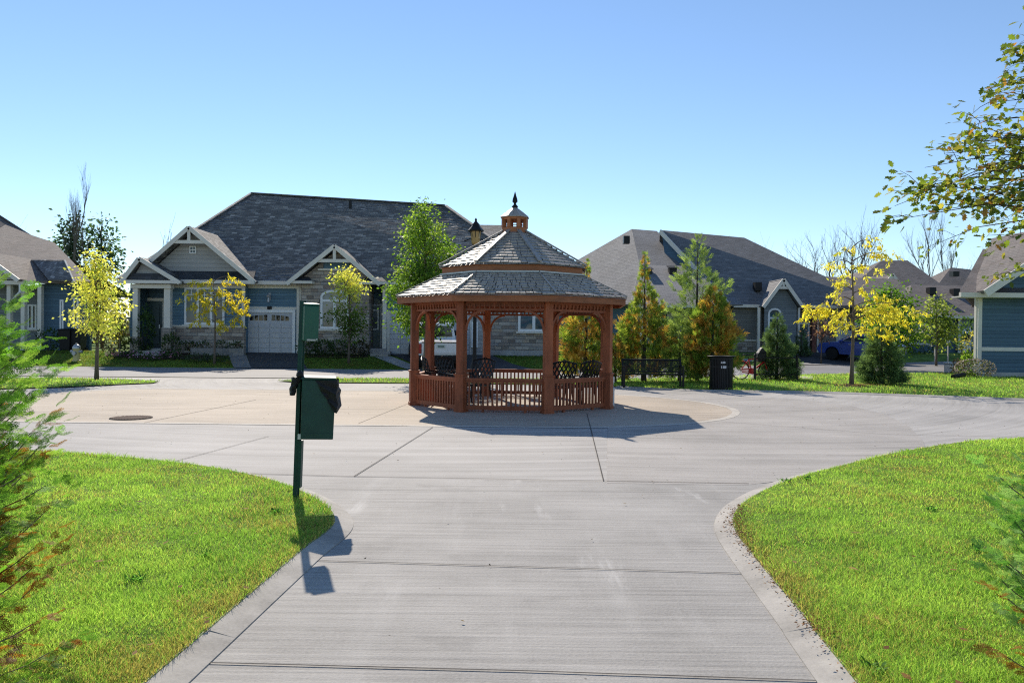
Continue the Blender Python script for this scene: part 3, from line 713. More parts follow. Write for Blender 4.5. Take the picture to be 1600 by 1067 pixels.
A.part('soffit', M['trim'], [(XA(384), XA(466), 37.66, 38.05, eave - .14, eave - .10), (XA(604), xr, 37.66, 38.05, eave - .14, eave - .10)])
zs = ZA(330, 510)                                   # top of stone wainscot
zb = GZ - .1
# body walls
A.part('side_wall', M['blue'], [(xl + .5, xl + .65, 38.4, 51.5, zb, eave - .15), (xr - .65, xr - .5, 38.4, 51.5, zb, eave - .15), (xl + .65, xr - .65, 51.3, 51.5, zb, eave - .15)])
# porch with small gable
xp0, xp1 = XA(205), XA(265)
pm = 36.6
A.part('porch_column', M['trim'], [(xat(205, pm), xat(213, pm), pm + .1, pm + .36, zs - .55, zat(200, 449, pm))], bevel=.01)
A.part('porch_column', M['trim'], [(xat(254, pm), xat(264, pm), pm + .1, pm + .36, zs - .1, zat(200, 449, pm))], bevel=.01)
A.part('column_base', M['stone'], [(xat(251.5, pm), xat(266.5, pm), pm + .03, pm + .5, zb, zs - .1)])
A.part('column_base', M['stone'], [(xat(202, pm), xat(215, pm), pm + .03, pm + .5, zb, zs - .55)])
A.part('porch_beam', M['trim'], [(xat(203, pm), xat(266, pm), pm, pm + .4, zat(200, 450, pm), zat(200, 443.5, pm))])
A.part('gutter', M['trim'], [(xat(187, pm), xat(285, pm), pm - .28, pm - .12, zat(200, 443, pm), zat(200, 438, pm))])
A.part('pent_roof', M['roof_pent'], [(xat(197, pm), xat(274, pm), pm - .1, pm + .3, zat(200, 437.5, pm), zat(200, 427, pm))])
xap = xat(208.5, pm)
A.gable(xap + .35, zat(208, 402, pm), xat(192, pm), xat(283, pm), zat(200, 439, pm), pm - .2, 39.5, 'shake', 'roof_dark', pm + .15, truss=False)
A.part('wall', M['navy'], [(xat(206, 39.6), XA(266), 39.4, 39.55, zb, eave - .1), (XA(262), XA(266), 37.9, 39.4, zb, eave - .1)])
dx0, dx1 = xat(222, 39.4), xat(255, 39.4)
dr = A.part('front_door', M['door_dark'], [(dx0, dx1, 39.33, 39.38, GZ + .25, GZ + 2.6)])
A.part('door_frame', M['trim'], [(dx0 - .12, dx0, 39.3, 39.39, GZ + .2, GZ + 2.75), (dx1, dx1 + .1, 39.3, 39.39, GZ + .2, GZ + 2.75), (dx0, dx1, 39.3, 39.39, GZ + 2.6, GZ + 2.75)], dr)
A.part('door_panel', M['door_dark'], [(dx0 + .15, dx1 - .15, 39.29, 39.335, GZ + .4, GZ + 1.2), (dx0 + .15, dx1 - .15, 39.29, 39.335, GZ + 1.4, GZ + 2.4)], dr)
A.part('handle', M['steel'], [(dx1 - .16, dx1 - .1, 39.25, 39.29, GZ + 1.2, GZ + 1.4)], dr)
A.part('porch_floor', M['found'], [(xat(203, 37), XA(266), 37.1, 39.5, zb, GZ + .22)])
A.part('step', M['found'], [(xat(215, 36.5), xat(252, 36.5), 36.3, 36.7, zb - .2, GZ + .0), (xat(216, 36.8), xat(251, 36.8), 36.7, 37.1, zb, GZ + .12)])
# bay with the big gable
y1 = 37.5
def X1(px): return xat(px, y1)
def Z1(py): return zat(300, py, y1)
A.part('wall', M['blue'], [(X1(265), X1(382.5), y1, y1 + .15, Z1(509), Z1(446)), (X1(382.5) - .16, X1(382.5), y1 + .15, 38.3, zb, Z1(446)), (X1(265), X1(265) + .15, y1 + .15, 38.3, zb, Z1(446))])
A.part('stone_wainscot', M['stone'], [(X1(264), X1(383), y1 - .12, y1 + .12, zb, Z1(511))])
A.part('stone_cap', M['trim'], [(X1(263), X1(384), y1 - .17, y1 - .002, Z1(511), Z1(508.2))])
A.part('corner_board', M['trim'], [(X1(377.5), X1(382.8), y1 - .04, y1, Z1(508.2), Z1(446)), (X1(264.5), X1(267), y1 - .04, y1, Z1(508.2), Z1(446))])
A.part('frieze_board', M['trim'], [(X1(267), X1(377.5), y1 - .035, y1, Z1(450), Z1(444))])
A.part('gutter', M['trim'], [(X1(282), X1(403), y1 - .62, y1 - .48, Z1(444), Z1(438.5))])
pr = MB(); pr.slab([(X1(270), y1 - .5, Z1(439)), (X1(400), y1 - .5, Z1(439)), (X1(396), y1 + .25, Z1(422)), (X1(256), y1 + .25, Z1(422))], .08)
A.fin(pr, 'pent_roof', M['roof_pent'])
A.gable(X1(300), Z1(355), X1(206), X1(403), Z1(439.5), y1 - .45, 42.5, 'shake', 'roof_dark', y1 + .2, tr=.29)
A.window(X1(293), X1(303.5), Z1(396), Z1(384), y1 + .2, fr=.05, grid=(2, 2, Z1(396), Z1(384)), sill=False)
A.window(X1(288.5), X1(351), Z1(507), Z1(449), y1, cols=3, fr=.1, grid=(6, 2, Z1(470), Z1(451)))
# garage one
zg = GZ + .02
A.part('wall', M['blue'], [(XA(382), XA(464), 38, 38.15, zg + 2.13, eave - .14), (XA(382), XA(385), 38, 38.15, zb, zg + 2.13), (XA(458.5), XA(464), 38, 38.15, zb, zg + 2.13)])
A.part('frieze_board', M['trim'], [(XA(384), XA(464), 37.96, 38, eave - .32, eave - .142)])
A.garage(XA(386.5), XA(457), zg, zg + 2.02, 38.0)
A.part('header_board', M['trim'], [(XA(384), XA(463), 37.965, 38, zg + 2.165, zg + 2.3)])
A.part('number_plaque', M['black'], [(XA(418), XA(424.5), 37.9, 37.96, zg + 2.17, zg + 2.33)])
lm = MB(); lx, lz = XA(421), ZA(421, 466)
lm.lathe([(.02, -.22), (.07, -.2), (.06, -.17), (.05, .0), (.09, .08), (.1, .12), (.03, .2), (.01, .26)], (lx, 37.8, lz), 8); lm.box(lx - .03, lx + .03, 37.8, 38, lz + .13, lz + .17); lm.box(lx - .06, lx + .06, 37.97, 38, lz - .1, lz + .25)
A.fin(lm, 'wall_lantern', M['steel'])
# stone gable with arched window
y2 = 37.6
def X2(px): return xat(px, y2)
def Z2(py): return zat(525, py, y2)
A.part('wall', M['stone'], [(X2(471), X2(576), y2, y2 + .15, zb, Z2(441)), (X2(471), X2(471) + .15, y2 + .15, 38.2, zb, Z2(441)), (X2(576) - .15, X2(576), y2 + .15, 39.0, zb, Z2(441))])
A.part('corner_board', M['trim'], [(XA(463.5), XA(466), 37.93, 38, zb, eave - .1), (XA(468.5), XA(471), 37.93, 38.0, zb + 1.2, eave - .1)])
A.part('downspout', M['trim'], [(XA(466.2), XA(468.3), 37.9, 38, zb, eave - .1)])
A.gable(X2(525), Z2(384), X2(452), X2(596), Z2(443), y2 - .5, 41.5, 'stone', 'roof_dark', y2 + .01)
A.part('gable_band', M['blue'], [(X2(505), X2(545), y2 - .05, y2 + .01, Z2(420), Z2(409))])
A.part('band_trim', M['trim'], [(X2(496), X2(554), y2 - .06, y2 + .008, Z2(423), Z2(420))])
for a, b in ((455, 491), (562, 606)):
    A.part('eave_return', M['trim'], [(X2(a), X2(b), y2 - .5, y2 - .01, Z2(444.5), Z2(440.5))])
    A.fin(MB().slab([(X2(a), y2 - .5, Z2(440)), (X2(b), y2 - .5, Z2(440)), (X2(b) - .3, y2 - .02, Z2(433)), (X2(a) + .3, y2 - .02, Z2(433))], .05), 'return_roof', M['roof_pent'])
A.window(X2(500.5), X2(544.5), Z2(514), Z2(464), y2, cols=2, transom=Z2(470), arch=.28, fr=.11, glass='glass_pale')
A.part('stone_sill', M['trim'], [(X2(498), X2(548), y2 - .1, y2 - .002, Z2(517.5), Z2(515.2))])
# door two
A.part('wall', M['navy'], [(X2(576), XA(612), 38.9, 39.0, zb, eave - .1)])
dx0, dx1 = xat(576.5, 38.9), xat(594.5, 38.9); z0 = GZ + .35
d2 = A.part('front_door', M['door_grey'], [(dx0, dx1, 38.82, 38.88, z0, z0 + 2.1)])
fr_ = MB(); fr_.box(dx0 - .06, dx0, 38.78, 38.89, z0, z0 + 2.2); fr_.box(dx1, dx1 + .08, 38.78, 38.89, z0, z0 + 2.2); fr_.box(dx0, dx1, 38.78, 38.89, z0 + 2.1, z0 + 2.18)
A.fin(fr_, 'door_frame', M['garage'], d2)
cxd = (dx0 + dx1) / 2; hwd = (dx1 - dx0) / 2
A.fin(MB().poly([(dx0, 38.86, z0 + 2.2), (dx1, 38.86, z0 + 2.2)] + [(cxd + hwd * math.cos(t), 38.86, z0 + 2.2 + .28 * math.sin(t)) for t in [math.pi * k / 10 for k in range(1, 10)]]), 'fanlight', M['glass_pale'], d2, recalc=False)
A.part('door_glass', M['glass_pale'], [(dx0 + .1, dx1 - .14, 38.79, 38.815, z0 + .95, z0 + 1.85)], d2)
A.part('glass_frame', M['white'], [(dx0 + .04, dx0 + .1, 38.77, 38.818, z0 + .89, z0 + 1.91), (dx1 - .14, dx1 - .08, 38.77, 38.818, z0 + .89, z0 + 1.91), (dx0 + .1, dx1 - .14, 38.77, 38.818, z0 + .89, z0 + .95), (dx0 + .1, dx1 - .14, 38.77, 38.818, z0 + 1.85, z0 + 1.91)], d2)
A.part('porch_column', M['trim'], [(XA(598.5), XA(604.5), 37.75, 37.97, zb, eave - .12)])
A.part('porch_floor', M['found'], [(X2(576), XA(604), 37.7, 38.9, zb, GZ + .33)])
A.part('step', M['found'], [(xat(579, 37), xat(607, 37), 36.9, 37.3, zb, GZ + .08), (xat(579.5, 37), xat(608, 37), 37.3, 37.7, zb, GZ + .2)])
# garage two and the right part
A.part('wall', M['blue'], [(XA(604), XA(746), 38, 38.15, zg + 2.13, eave - .14), (XA(604), XA(607), 38, 38.15, zb, zg + 2.13), (XA(679), XA(700), 38, 38.15, zb, zg + 2.13)])
A.garage(XA(609), XA(677), zg, zg + 2.02, 38.0, trim='trim')
A.garage(XA(683), XA(734), zg, zg + 2.02, 38.0, trim='trim')
A.part('wall', M['shake'], [(XA(736), XA(768), 37.93, 38.1, zb, eave - .15)])
A.window(XA(736.5), XA(747), ZA(740, 543), ZA(740, 503), 37.93, fr=.09, transom=ZA(740, 523), sill=False)
A.part('wall', M['stone'], [(XA(766), XA(864), 37.8, 38.1, GZ + .3, eave - .15)])
A.part('foundation', M['found'], [(XA(765.5), XA(864.5), 37.78, 38.12, zb, GZ + .3)])
A.window(XA(809), XA(858), ZA(820, 518), ZA(820, 470), 37.8, cols=2, fr=.12)
A.part('chimney_vent', M['black'], [(XA(510), XA(514), 42.9, 43.1, 8.5, 8.95)])

# ---------------------------------------------------------------- house on the right, behind the evergreens
B = House('hip_roofed_bungalow', (13, 52, .4), 'grey bungalow with broad hip roofs and a small gable behind the bench and evergreens')
def XB(px, Y=52.0): return xat(px, Y)
def ZB(px, py, Y=52.0): return zat(px, py, Y)
eb = 3.72
a1, b1, c1 = (xat(765, 68), 68, eb), (xat(1012, 50.6), 50.6, eb), at(987, 358, 60.5)
d1 = at(1026, 361, 60.5); e1 = (xat(1160, 50.8), 50.8, eb)
r_ = MB(); r_.slab([a1, b1, c1], .15); r_.slab([b1, e1, d1, c1], .15); r_.slab([c1, d1, (d1.x + 2, 76, eb), (a1[0] + 1, 76, eb)], .15); r_.slab([a1, c1, (a1[0] + 1, 76, eb)], .1)
B.fin(r_, 'hip_roof', M['roof_mid'])
r_ = MB(); m0, m1 = at(1031, 359.5, 57.6), at(1163, 371.5, 57.6); mr = (xat(1385, 51), 51, eb)
r_.slab([(xat(1139, 51), 51, eb), mr, m1, m0], .16); r_.slab([mr, (mr[0], 70, eb), m1], .16); r_.slab([m0, m1, (mr[0], 70, eb), (m0.x + 2, 70, eb)], .15)
ro = B.fin(r_, 'roof', M['roof_slate'])
B.fin(MB().beam(m0 + Vector((0, -.1, -.12)), Vector((xat(1139, 51), 50.95, eb - .1)), .08, .32), 'rake_board', M['trim'], ro)
B.fin(MB().prism([tuple(m0 + Vector((.2, .2, -.3))), (xat(1139, 51) + .2, 51.3, eb - .2), (xat(1139, 51) - 3, 55, eb)], (.12, .05, 0)), 'gable_wall', M['navy'])
r_ = MB(); q0, q1 = at(1000, 414, 54.6), at(1092, 416, 54.6)
r_.slab([(xat(985, 48.6), 48.6, 3.55), (xat(1128, 48.6), 48.6, 3.55), q1, q0], .12); r_.slab([q0, q1, (q1.x, 57.5, eb + 1.2), (q0.x, 57.5, eb + 1.2)], .12); r_.slab([(xat(985, 48.6), 48.6, 3.55), q0, (q0.x - .4, 57.5, eb)], .1); r_.slab([(xat(1128, 48.6), 48.6, 3.55), (q1.x + 1.4, 57.5, eb), q1], .1)
B.fin(r_, 'porch_roof', M['roof_mid'])
for px_, py_ in ((1012, 421), (1051, 419)):
    v = at(px_, py_, 53.3); vm = MB(); vm.box(v.x - .26, v.x + .26, v.y - .2, v.y + .4, v.z - .4, v.z + .02); vm.slab([(v.x - .34, v.y - .35, v.z), (v.x + .34, v.y - .35, v.z), (v.x + .34, v.y + .45, v.z + .2), (v.x - .34, v.y + .45, v.z + .2)], .05)
    B.fin(vm, 'roof_vent', M['black'])
v = at(979, 368, 57.0); B.part('roof_vent', M['black'], [(v.x - .22, v.x + .22, v.y - .2, v.y + .4, v.z - .6, v.z - .05)])
gb = .3
B.part('wall', M['navy'], [(XB(1010), XB(1140), 51.6, 51.8, gb, eb - .1)])
sv0, sv1 = Vector((b1[0] + .2, b1[1] + .8, 0)), Vector((a1[0] + .7, a1[1] + .5, 0))
B.fin(MB().prism([(sv0.x, sv0.y, gb), (sv1.x, sv1.y, gb), (sv1.x, sv1.y, eb - .1), (sv0.x, sv0.y, eb - .1)], (.15, .1, 0)), 'side_wall', M['navy'])
r_ = MB(); w0, w1 = at(1286, 432, 54.6), at(1402, 436, 54.6)
r_.slab([(xat(1313, 50), 50, 3.68), (xat(1430, 50), 50, 3.68), w1, w0], .12); r_.slab([(xat(1313, 50), 50, 3.68), w0, (w0.x, 59, 3.68)], .1); r_.slab([(xat(1430, 50), 50, 3.68), (w1.x, 59, 3.68), w1], .1); r_.slab([w0, w1, (w1.x, 59, 3.68), (w0.x, 59, 3.68)], .1)
B.fin(r_, 'wing_roof', M['roof_brown'])
B.window(XB(1014), XB(1030), gb + .7, gb + 2.6, 51.6, cols=2, fr=.08); B.window(XB(1040), XB(1062), gb + 1.6, gb + 2.8, 51.6, cols=1, fr=.08)
B.part('gutter', M['trim'], [(xat(985, 48.6), xat(1128, 48.6), 48.5, 48.66, 3.36, 3.53)])
B.part('porch_post', M['trim'], [(xat(1000, 48.9), xat(1004, 48.9), 48.8, 49.0, gb, 3.4)]); B.part('porch_post', M['trim'], [(xat(1118, 48.9), xat(1122, 48.9), 48.8, 49.0, gb, 3.4)])
B.part('wall', M['taupe'], [(XB(1140), XB(1186), 51.4, 51.6, gb + 1.0, eb - .1)])
B.part('stone_wainscot', M['stone'], [(XB(1140), XB(1190), 51.3, 51.5, gb, gb + 1.0)]); B.part('stone_cap', M['trim'], [(XB(1140), XB(1190), 51.24, 51.42, gb + 1.0, gb + 1.1)])
B.part('gutter', M['trim'], [(XB(1138), XB(1196), 50.85, 51.0, eb - .2, eb), (XB(1236), XB(1314), 50.85, 51.0, eb - .2, eb)])
yg = 50.4
def XG(px): return xat(px, yg)
B.gable(XG(1219), zat(1219, 436, yg), XG(1188), XG(1250), zat(1219, 479, yg), yg - .5, 56.5, 'greyblue', 'roof_mid', yg, z_base=gb, board=.22, tr=.33)
B.window(XG(1199), XG(1220), zat(1210, 521, yg), zat(1210, 490, yg), yg, cols=1, arch=.3, fr=.12, transom=zat(1210, 497, yg))
B.part('corner_board', M['trim'], [(XG(1183), XG(1187), yg - .05, yg + .1, gb, eb - .2), (XG(1246), XG(1249), yg - .05, yg + .1, gb, eb - .2)])
B.part('wall', M['taupe'], [(XB(1186), XB(1320), 52.0, 52.2, gb, eb - .1)])
bd = B.part('front_door', M['door_grey'], [(XB(1249), XB(1261), 51.93, 51.99, gb + .1, gb + 2.15)])
B.part('door_frame', M['trim'], [(XB(1246), XB(1249), 51.9, 52.0, gb, gb + 2.3), (XB(1261), XB(1264), 51.9, 52.0, gb, gb + 2.3), (XB(1249), XB(1261), 51.9, 52.0, gb + 2.15, gb + 2.3)], bd)
B.part('brick_pier', M['brick'], [(XB(1266), XB(1272), 51.7, 52.0, gb, eb - .2)]); B.part('downspout', M['trim'], [(XB(1275), XB(1277.5), 51.85, 52.0, gb, eb - .2)])
B.part('corner_board', M['trim'], [(XB(1306), XB(1310), 51.93, 52.0, gb, eb - .2)])
B.garage(XB(1312), XB(1362), gb + .1, gb + 2.2, 51.95, trim='trim'); B.part('wall', M['taupe'], [(XB(1320), XB(1372), 52.02, 52.2, gb, eb - .1)])
v = at(1184, 443, 52); B.part('roof_vent', M['black'], [(v.x - .22, v.x + .22, v.y - .2, v.y + .4, v.z - .5, v.z + .08)])

# ---------------------------------------------------------------- houses farther right
Cc = House('brown_roofed_bungalow', (26, 60, .5), 'bungalow with brown hip roofs beyond the yellow locust and blue car')
ec = 3.75
def hip(h, name, mat, x0, x1, y0, y1, ze, ra, rb, th=.15):
    r_ = MB(); ra, rb = Vector(ra), Vector(rb)
    r_.slab([(x0, y0, ze), (x1, y0, ze), rb, ra], th); r_.slab([(x0, y0, ze), ra, (x0, y1, ze)], th); r_.slab([(x1, y0, ze), (x1, y1, ze), rb], th); r_.slab([(x1, y1, ze), (x0, y1, ze), ra, rb], th)
    return h.fin(r_, name, M[mat])
hip(Cc, 'roof', 'roof_brown', xat(1288, 60), xat(1530, 60), 60, 74, ec, at(1378, 407, 67), at(1418, 407, 67))
hip(Cc, 'front_roof', 'roof_brown', xat(1412, 57), xat(1545, 57), 57, 68, 3.3, at(1424, 445, 62), at(1535, 447, 62))
Cc.gable(xat(1389, 58), zat(1389, 428, 58), xat(1374, 58), xat(1404, 58), zat(1389, 448, 58), 57.6, 64, 'taupe', 'roof_brown', 58)
Cc.part('wall', M['navy'], [(xat(1290, 58), xat(1412, 58), 58, 58.2, .3, 3.6), (xat(1412, 57.6), xat(1545, 57.6), 57.6, 57.8, .3, 3.2)])
Cc.part('wall', M['greyblue'], [(xat(1496, 57.5), xat(1540, 57.5), 57.4, 57.55, .3, 3.2)])
Cc.part('gutter', M['trim'], [(xat(1412, 57), xat(1545, 57), 56.9, 57.05, 3.1, 3.3)])
Cc.part('corner_board', M['trim'], [(xat(1496, 57.4), xat(1500, 57.4), 57.3, 57.4, .3, 3.1)])
cd = Cc.part('front_door', M['white'], [(xat(1503, 57.4), xat(1517, 57.4), 57.34, 57.4, .5, 2.4)])
Cc.fin(MB().lathe([(.16, -.03), (.3, -.03), (.3, .03), (.16, .03)], (xat(1509, 57.3), 57.3, 1.75), 12, 'y'), 'wreath', M['black'], cd)
Cc.window(xat(1420, 57.6), xat(1450, 57.6), 1.2, 2.7, 57.6, cols=2)
Cc.garage(xat(1352, 58), xat(1402, 58), .5, 2.6, 57.95, trim='trim', mat='white')
for px_, py_, Y in ((1456, 450, 60.3), (1493, 452, 60.3)):
    v = at(px_, py_, Y); Cc.part('roof_vent', M['black'], [(v.x - .25, v.x + .25, v.y - .2, v.y + .4, v.z - .5, v.z + .04)])
D = House('distant_bungalow', (46, 84, .5), 'far brown-roofed bungalow showing only its hip roof above another roof')
hip(D, 'roof', 'roof_brown', xat(1432, 82), xat(1560, 82), 82, 98, 4.4, at(1486, 418, 90), at(1515, 421, 90))
D.part('wall', M['greyblue'], [(xat(1438, 82.6), xat(1554, 82.6), 82.6, 97, .3, 4.3)])
v = at(1492, 425, 86.5); D.part('roof_vent', M['black'], [(v.x - .35, v.x + .35, v.y - .3, v.y + .5, v.z - .5, v.z + .05)])

# ---------------------------------------------------------------- near house at the right edge
Eh = House('slate_blue_house', (24, 32, 0), 'slate blue house wall with white corner board and band at the right edge')
ye = 32.0
def XE(px, Y=ye): return xat(px, Y, 520)
def ZE(px, py, Y=ye): return zat(px, py, Y)
ee_ = 3.5
r1 = at(1536, 389, 37.2)
r_ = MB(); xe0 = xat(1499, 31.4, 460); xe1 = xe0 + 16
r_.slab([(xe0, 31.4, ee_), (xe1, 31.4, ee_), (xe1, 37.2, r1.z), r1], .14); r_.slab([(xe0, 31.4, ee_), r1, (xe0 + 7.4, 43, ee_)], .14); r_.slab([(xe0 + 7.4, 43, ee_), r1, (xe1, 37.2, r1.z), (xe1, 43, ee_)], .14)
Eh.fin(r_, 'roof', M['roof_brown'])
Eh.part('gutter', M['trim'], [(xe0, XE(1592), 31.27, 31.43, ee_ - .2, ee_ - .01)]); Eh.part('soffit', M['trim'], [(xe0 + .05, XE(1592), 31.43, 32.05, ee_ - .2, ee_ - .15)])
xw = XE(1528)
Eh.part('wall', M['navy'], [(xw, xw + 14, ye, ye + .2, ZE(1560, 546), ee_ + 2.2 * 0 - .1), ])
Eh.part('lower_wall', M['navy'], [(xw, xw + 14, ye - .012, ye + .19, .22, ZE(1560, 548))])
Eh.part('band_board', M['trim'], [(xw + .12, xw + 14, ye - .05, ye, ZE(1560, 548.5), ZE(1560, 542.5))])
Eh.part('corner_board', M['trim'], [(xw - .03, xw + .13, ye - .06, ye + .05, .2, ee_ - .15), (xw - .05, xw - .0, ye + .05, ye + .2, .2, ee_ - .15)])
Eh.part('foundation', M['found'], [(xw + .05, xw + 14, ye - .03, ye + .15, -.1, .22)])
xg0 = XE(1536, 31); xga = xg0 + 4.3; zga = ee_ + 3.0
r_ = MB(); yg0 = 30.9
r_.slab([(xg0, yg0, ee_ + .05), (xga, yg0, zga), (xga, 37.4, zga), (xg0, 31.9, ee_ + .05)], .14); r_.slab([(xga, yg0, zga), (xga * 2 - xg0, yg0, ee_ + .05), (xga * 2 - xg0, 31.9, ee_ + .05), (xga, 37.4, zga)], .14)
gr_ = Eh.fin(r_, 'gable_roof', M['roof_brown'])
b_ = MB()
for xe in (xg0, xga * 2 - xg0): b_.beam((xga, yg0 - .03, zga - .12), (xe, yg0 - .03, ee_ - .07), .07, .3)
Eh.fin(b_, 'rake_board', M['trim'], gr_)
Eh.fin(MB().prism([(xg0 + .9, 31.95, ee_ - .11), (xga * 2 - xg0 - .9, 31.95, ee_ - .11), (xga, 31.95, zga - .5)], (0, .15, 0)), 'gable_wall', M['navy'])
Eh.part('downspout', M['trim'], [(XE(1592), XE(1596), 31.5, 31.62, ee_ - .5, ee_ - .05)])

# ---------------------------------------------------------------- house at the left edge
Fh = House('grey_brown_roofed_house', (-28, 40, .5), 'blue-grey house with pale brown roof at the left edge behind the cedar')
yf = 39.0; ef = 4.0
P = [at(-60, 310, 47.5), at(0, 336, 47), at(48, 367, 46.5), at(85, 379, 45), (xat(143, 46.5), 46.5, ef)]
eR = (xat(143, 38.4), 38.4, ef); eL = (xat(-60, 38.4), 38.4, ef)
r_ = MB(); r_.slab([eL, eR, P[3], P[2]], .12); r_.slab([eL, P[2], P[1], P[0]], .12); r_.slab([eR, P[4], P[3]], .12)
r_.slab([P[0], P[1], P[2], P[3], P[4], (xat(110, 56), 56, ef), (eL[0], 56, ef)], .05)
Fh.fin(r_, 'roof', M['roof_brown'])
Fh.part('wall', M['navy'], [(xat(60, yf), xat(140, yf), yf, yf + .2, .3, ef - .1), ])
Fh.part('wall', M['greyblue'], [(eL[0], xat(60, yf), 40.6, 40.8, .3, ef - .1)])
Fh.part('gutter', M['trim'], [(eL[0], xat(52, 38.3), 38.25, 38.42, ef - .2, ef)])
dn = MB(); dn.tube([(xat(31, 38.3), 38.3, ef - .15), (xat(31, 38.3), 38.3, ef - .55), (xat(15, 38.8), 38.8, ef - 1.1), (xat(15, 38.8), 38.8, .5)], .06, 8)
Fh.fin(dn, 'downspout', M['white'])
for px_ in (12, 34, 60): Fh.part('porch_column', M['trim'], [(xat(px_, 38.6), xat(px_ + 6, 38.6), 38.5, 38.72, .4, ef - .2)])
Fh.window(xat(44, 40.6), xat(58, 40.6), 1.6, 2.9, 40.6, cols=2, fr=.08)
Fh.window(xat(94, yf), xat(100, yf), 1.4, 3.1, yf, fr=.08); Fh.window(xat(115, yf), xat(123.5, yf), 1.35, 3.2, yf, fr=.09)
g0, g1 = at(50, 405, 41.6), at(99, 406, 38.3)
r_ = MB(); r_.slab([g0, g1, (xat(113, 37.2), 37.2, ef - .02), (xat(75, 37.6), 37.6, ef + .02)], .09); r_.slab([g0, g1, (xat(112, 40), 40.0, ef - .05), (xat(85, 43), 43.0, ef + .3)], .09)
gr_ = Fh.fin(r_, 'gable_roof', M['roof_dark'])
b_ = MB(); b_.beam(g1 + Vector((.06, 0, -.1)), Vector((xat(113, 37.2) + .05, 37.2, ef - .15)), .07, .22); b_.beam(g1 + Vector((.06, 0, -.1)), Vector((xat(96, 39.6), 39.6, ef - .3)), .07, .22)
Fh.fin(b_, 'rake_board', M['trim'], gr_)
Fh.gable(xat(-30, 38), zat(-30, 392, 38), xat(-92, 38), xat(31, 38), ef + .05, 37.9, 44, 'shake', 'roof_brown', 38.3, truss=False)
# ================================================================ GAZEBO
GC = Vector((0.035, 17.71, 0.0)); GROT = R(-5)
gaz = empty('gazebo', GC, GROT, 'octagonal red stained timber gazebo with two tiered shingle roof and small cupola', 'gazebo')
W8 = 4.25
def octv(k, width, z=0.0):
    r_ = width / 2 / math.cos(R(22.5)); t = R(22.5 + 45 * k); return Vector((r_ * math.cos(t), r_ * math.sin(t), z))
for k in range(8):
    v = octv(k, W8); t = R(22.5 + 45 * k)
    mb = MB(); mb.cbox((v.x, v.y, 1.14), (.165, .165, 2.26), t)
    p = mb.build('post', M['red'], gaz, bevel=.008)
    mb = MB(); mb.cbox((v.x, v.y, .39), (.2, .2, .74), t); mb.cbox((v.x, v.y, .765), (.235, .235, .035), t); mb.cbox((v.x, v.y, .04), (.225, .225, .08), t)
    mb.build('post_sleeve', M['red'], p, bevel=.006)
for k in range(8):
    a, b = octv(k, W8), octv(k + 1, W8); d = (b - a).normalized(); Ls = (b - a).length; inn = Vector((-d.y, d.x, 0))
    def along(t, z, o=0.0): q = a + d * t + inn * o; return Vector((q.x, q.y, z))
    # frieze: beam, lower rail, short spindles with drilled gaps
    f = MB(); f.beam(along(.08, 2.27), along(Ls - .08, 2.27), .09, .12); f.beam(along(.08, 2.095), along(Ls - .08, 2.095), .055, .045)
    f.beam(along(.08, 2.20), along(Ls - .08, 2.20), .03, .09)
    nsp = 15
    for i in range(nsp):
        t = .16 + (Ls - .32) * i / (nsp - 1); f.beam(along(t, 2.115), along(t, 2.21), .075, .03, upv=(d.x, d.y, 0))
    f.build('frieze', M['red'], gaz)
    for sgn in (0, 1):
        br = MB(); c_ = []
        for i in range(9):
            t = math.pi / 2 * i / 8; u = .09 + .37 * (1 - math.cos(t)); z = 1.66 + .41 * math.sin(t)
            c_.append(along(u if sgn == 0 else Ls - u, z))
        for i in range(8): br.beam(c_[i], c_[i + 1] + (c_[i + 1] - c_[i]) * .08, .045, .06, upv=tuple(inn))
        br.build('arch_bracket', M['red'], gaz)
    if k == 0: continue                               # the way in, at the back right
    rl_ = MB(); rl_.beam(along(.09, .675), along(Ls - .09, .675), .10, .045); rl_.beam(along(.09, .635), along(Ls - .09, .635), .045, .06)
    rl_.beam(along(.09, .095), along(Ls - .09, .095), .05, .085)
    nb = 16
    for i in range(nb):
        t = .165 + (Ls - .33) * i / (nb - 1); rl_.beam(along(t, .13), along(t, .61), .04, .036, upv=(d.x, d.y, 0))
    for t in (.45, Ls - .45): rl_.beam(along(t, 0), along(t, .06), .05, .05, upv=(d.x, d.y, 0))
    rl_.build('railing', M['red'], gaz)
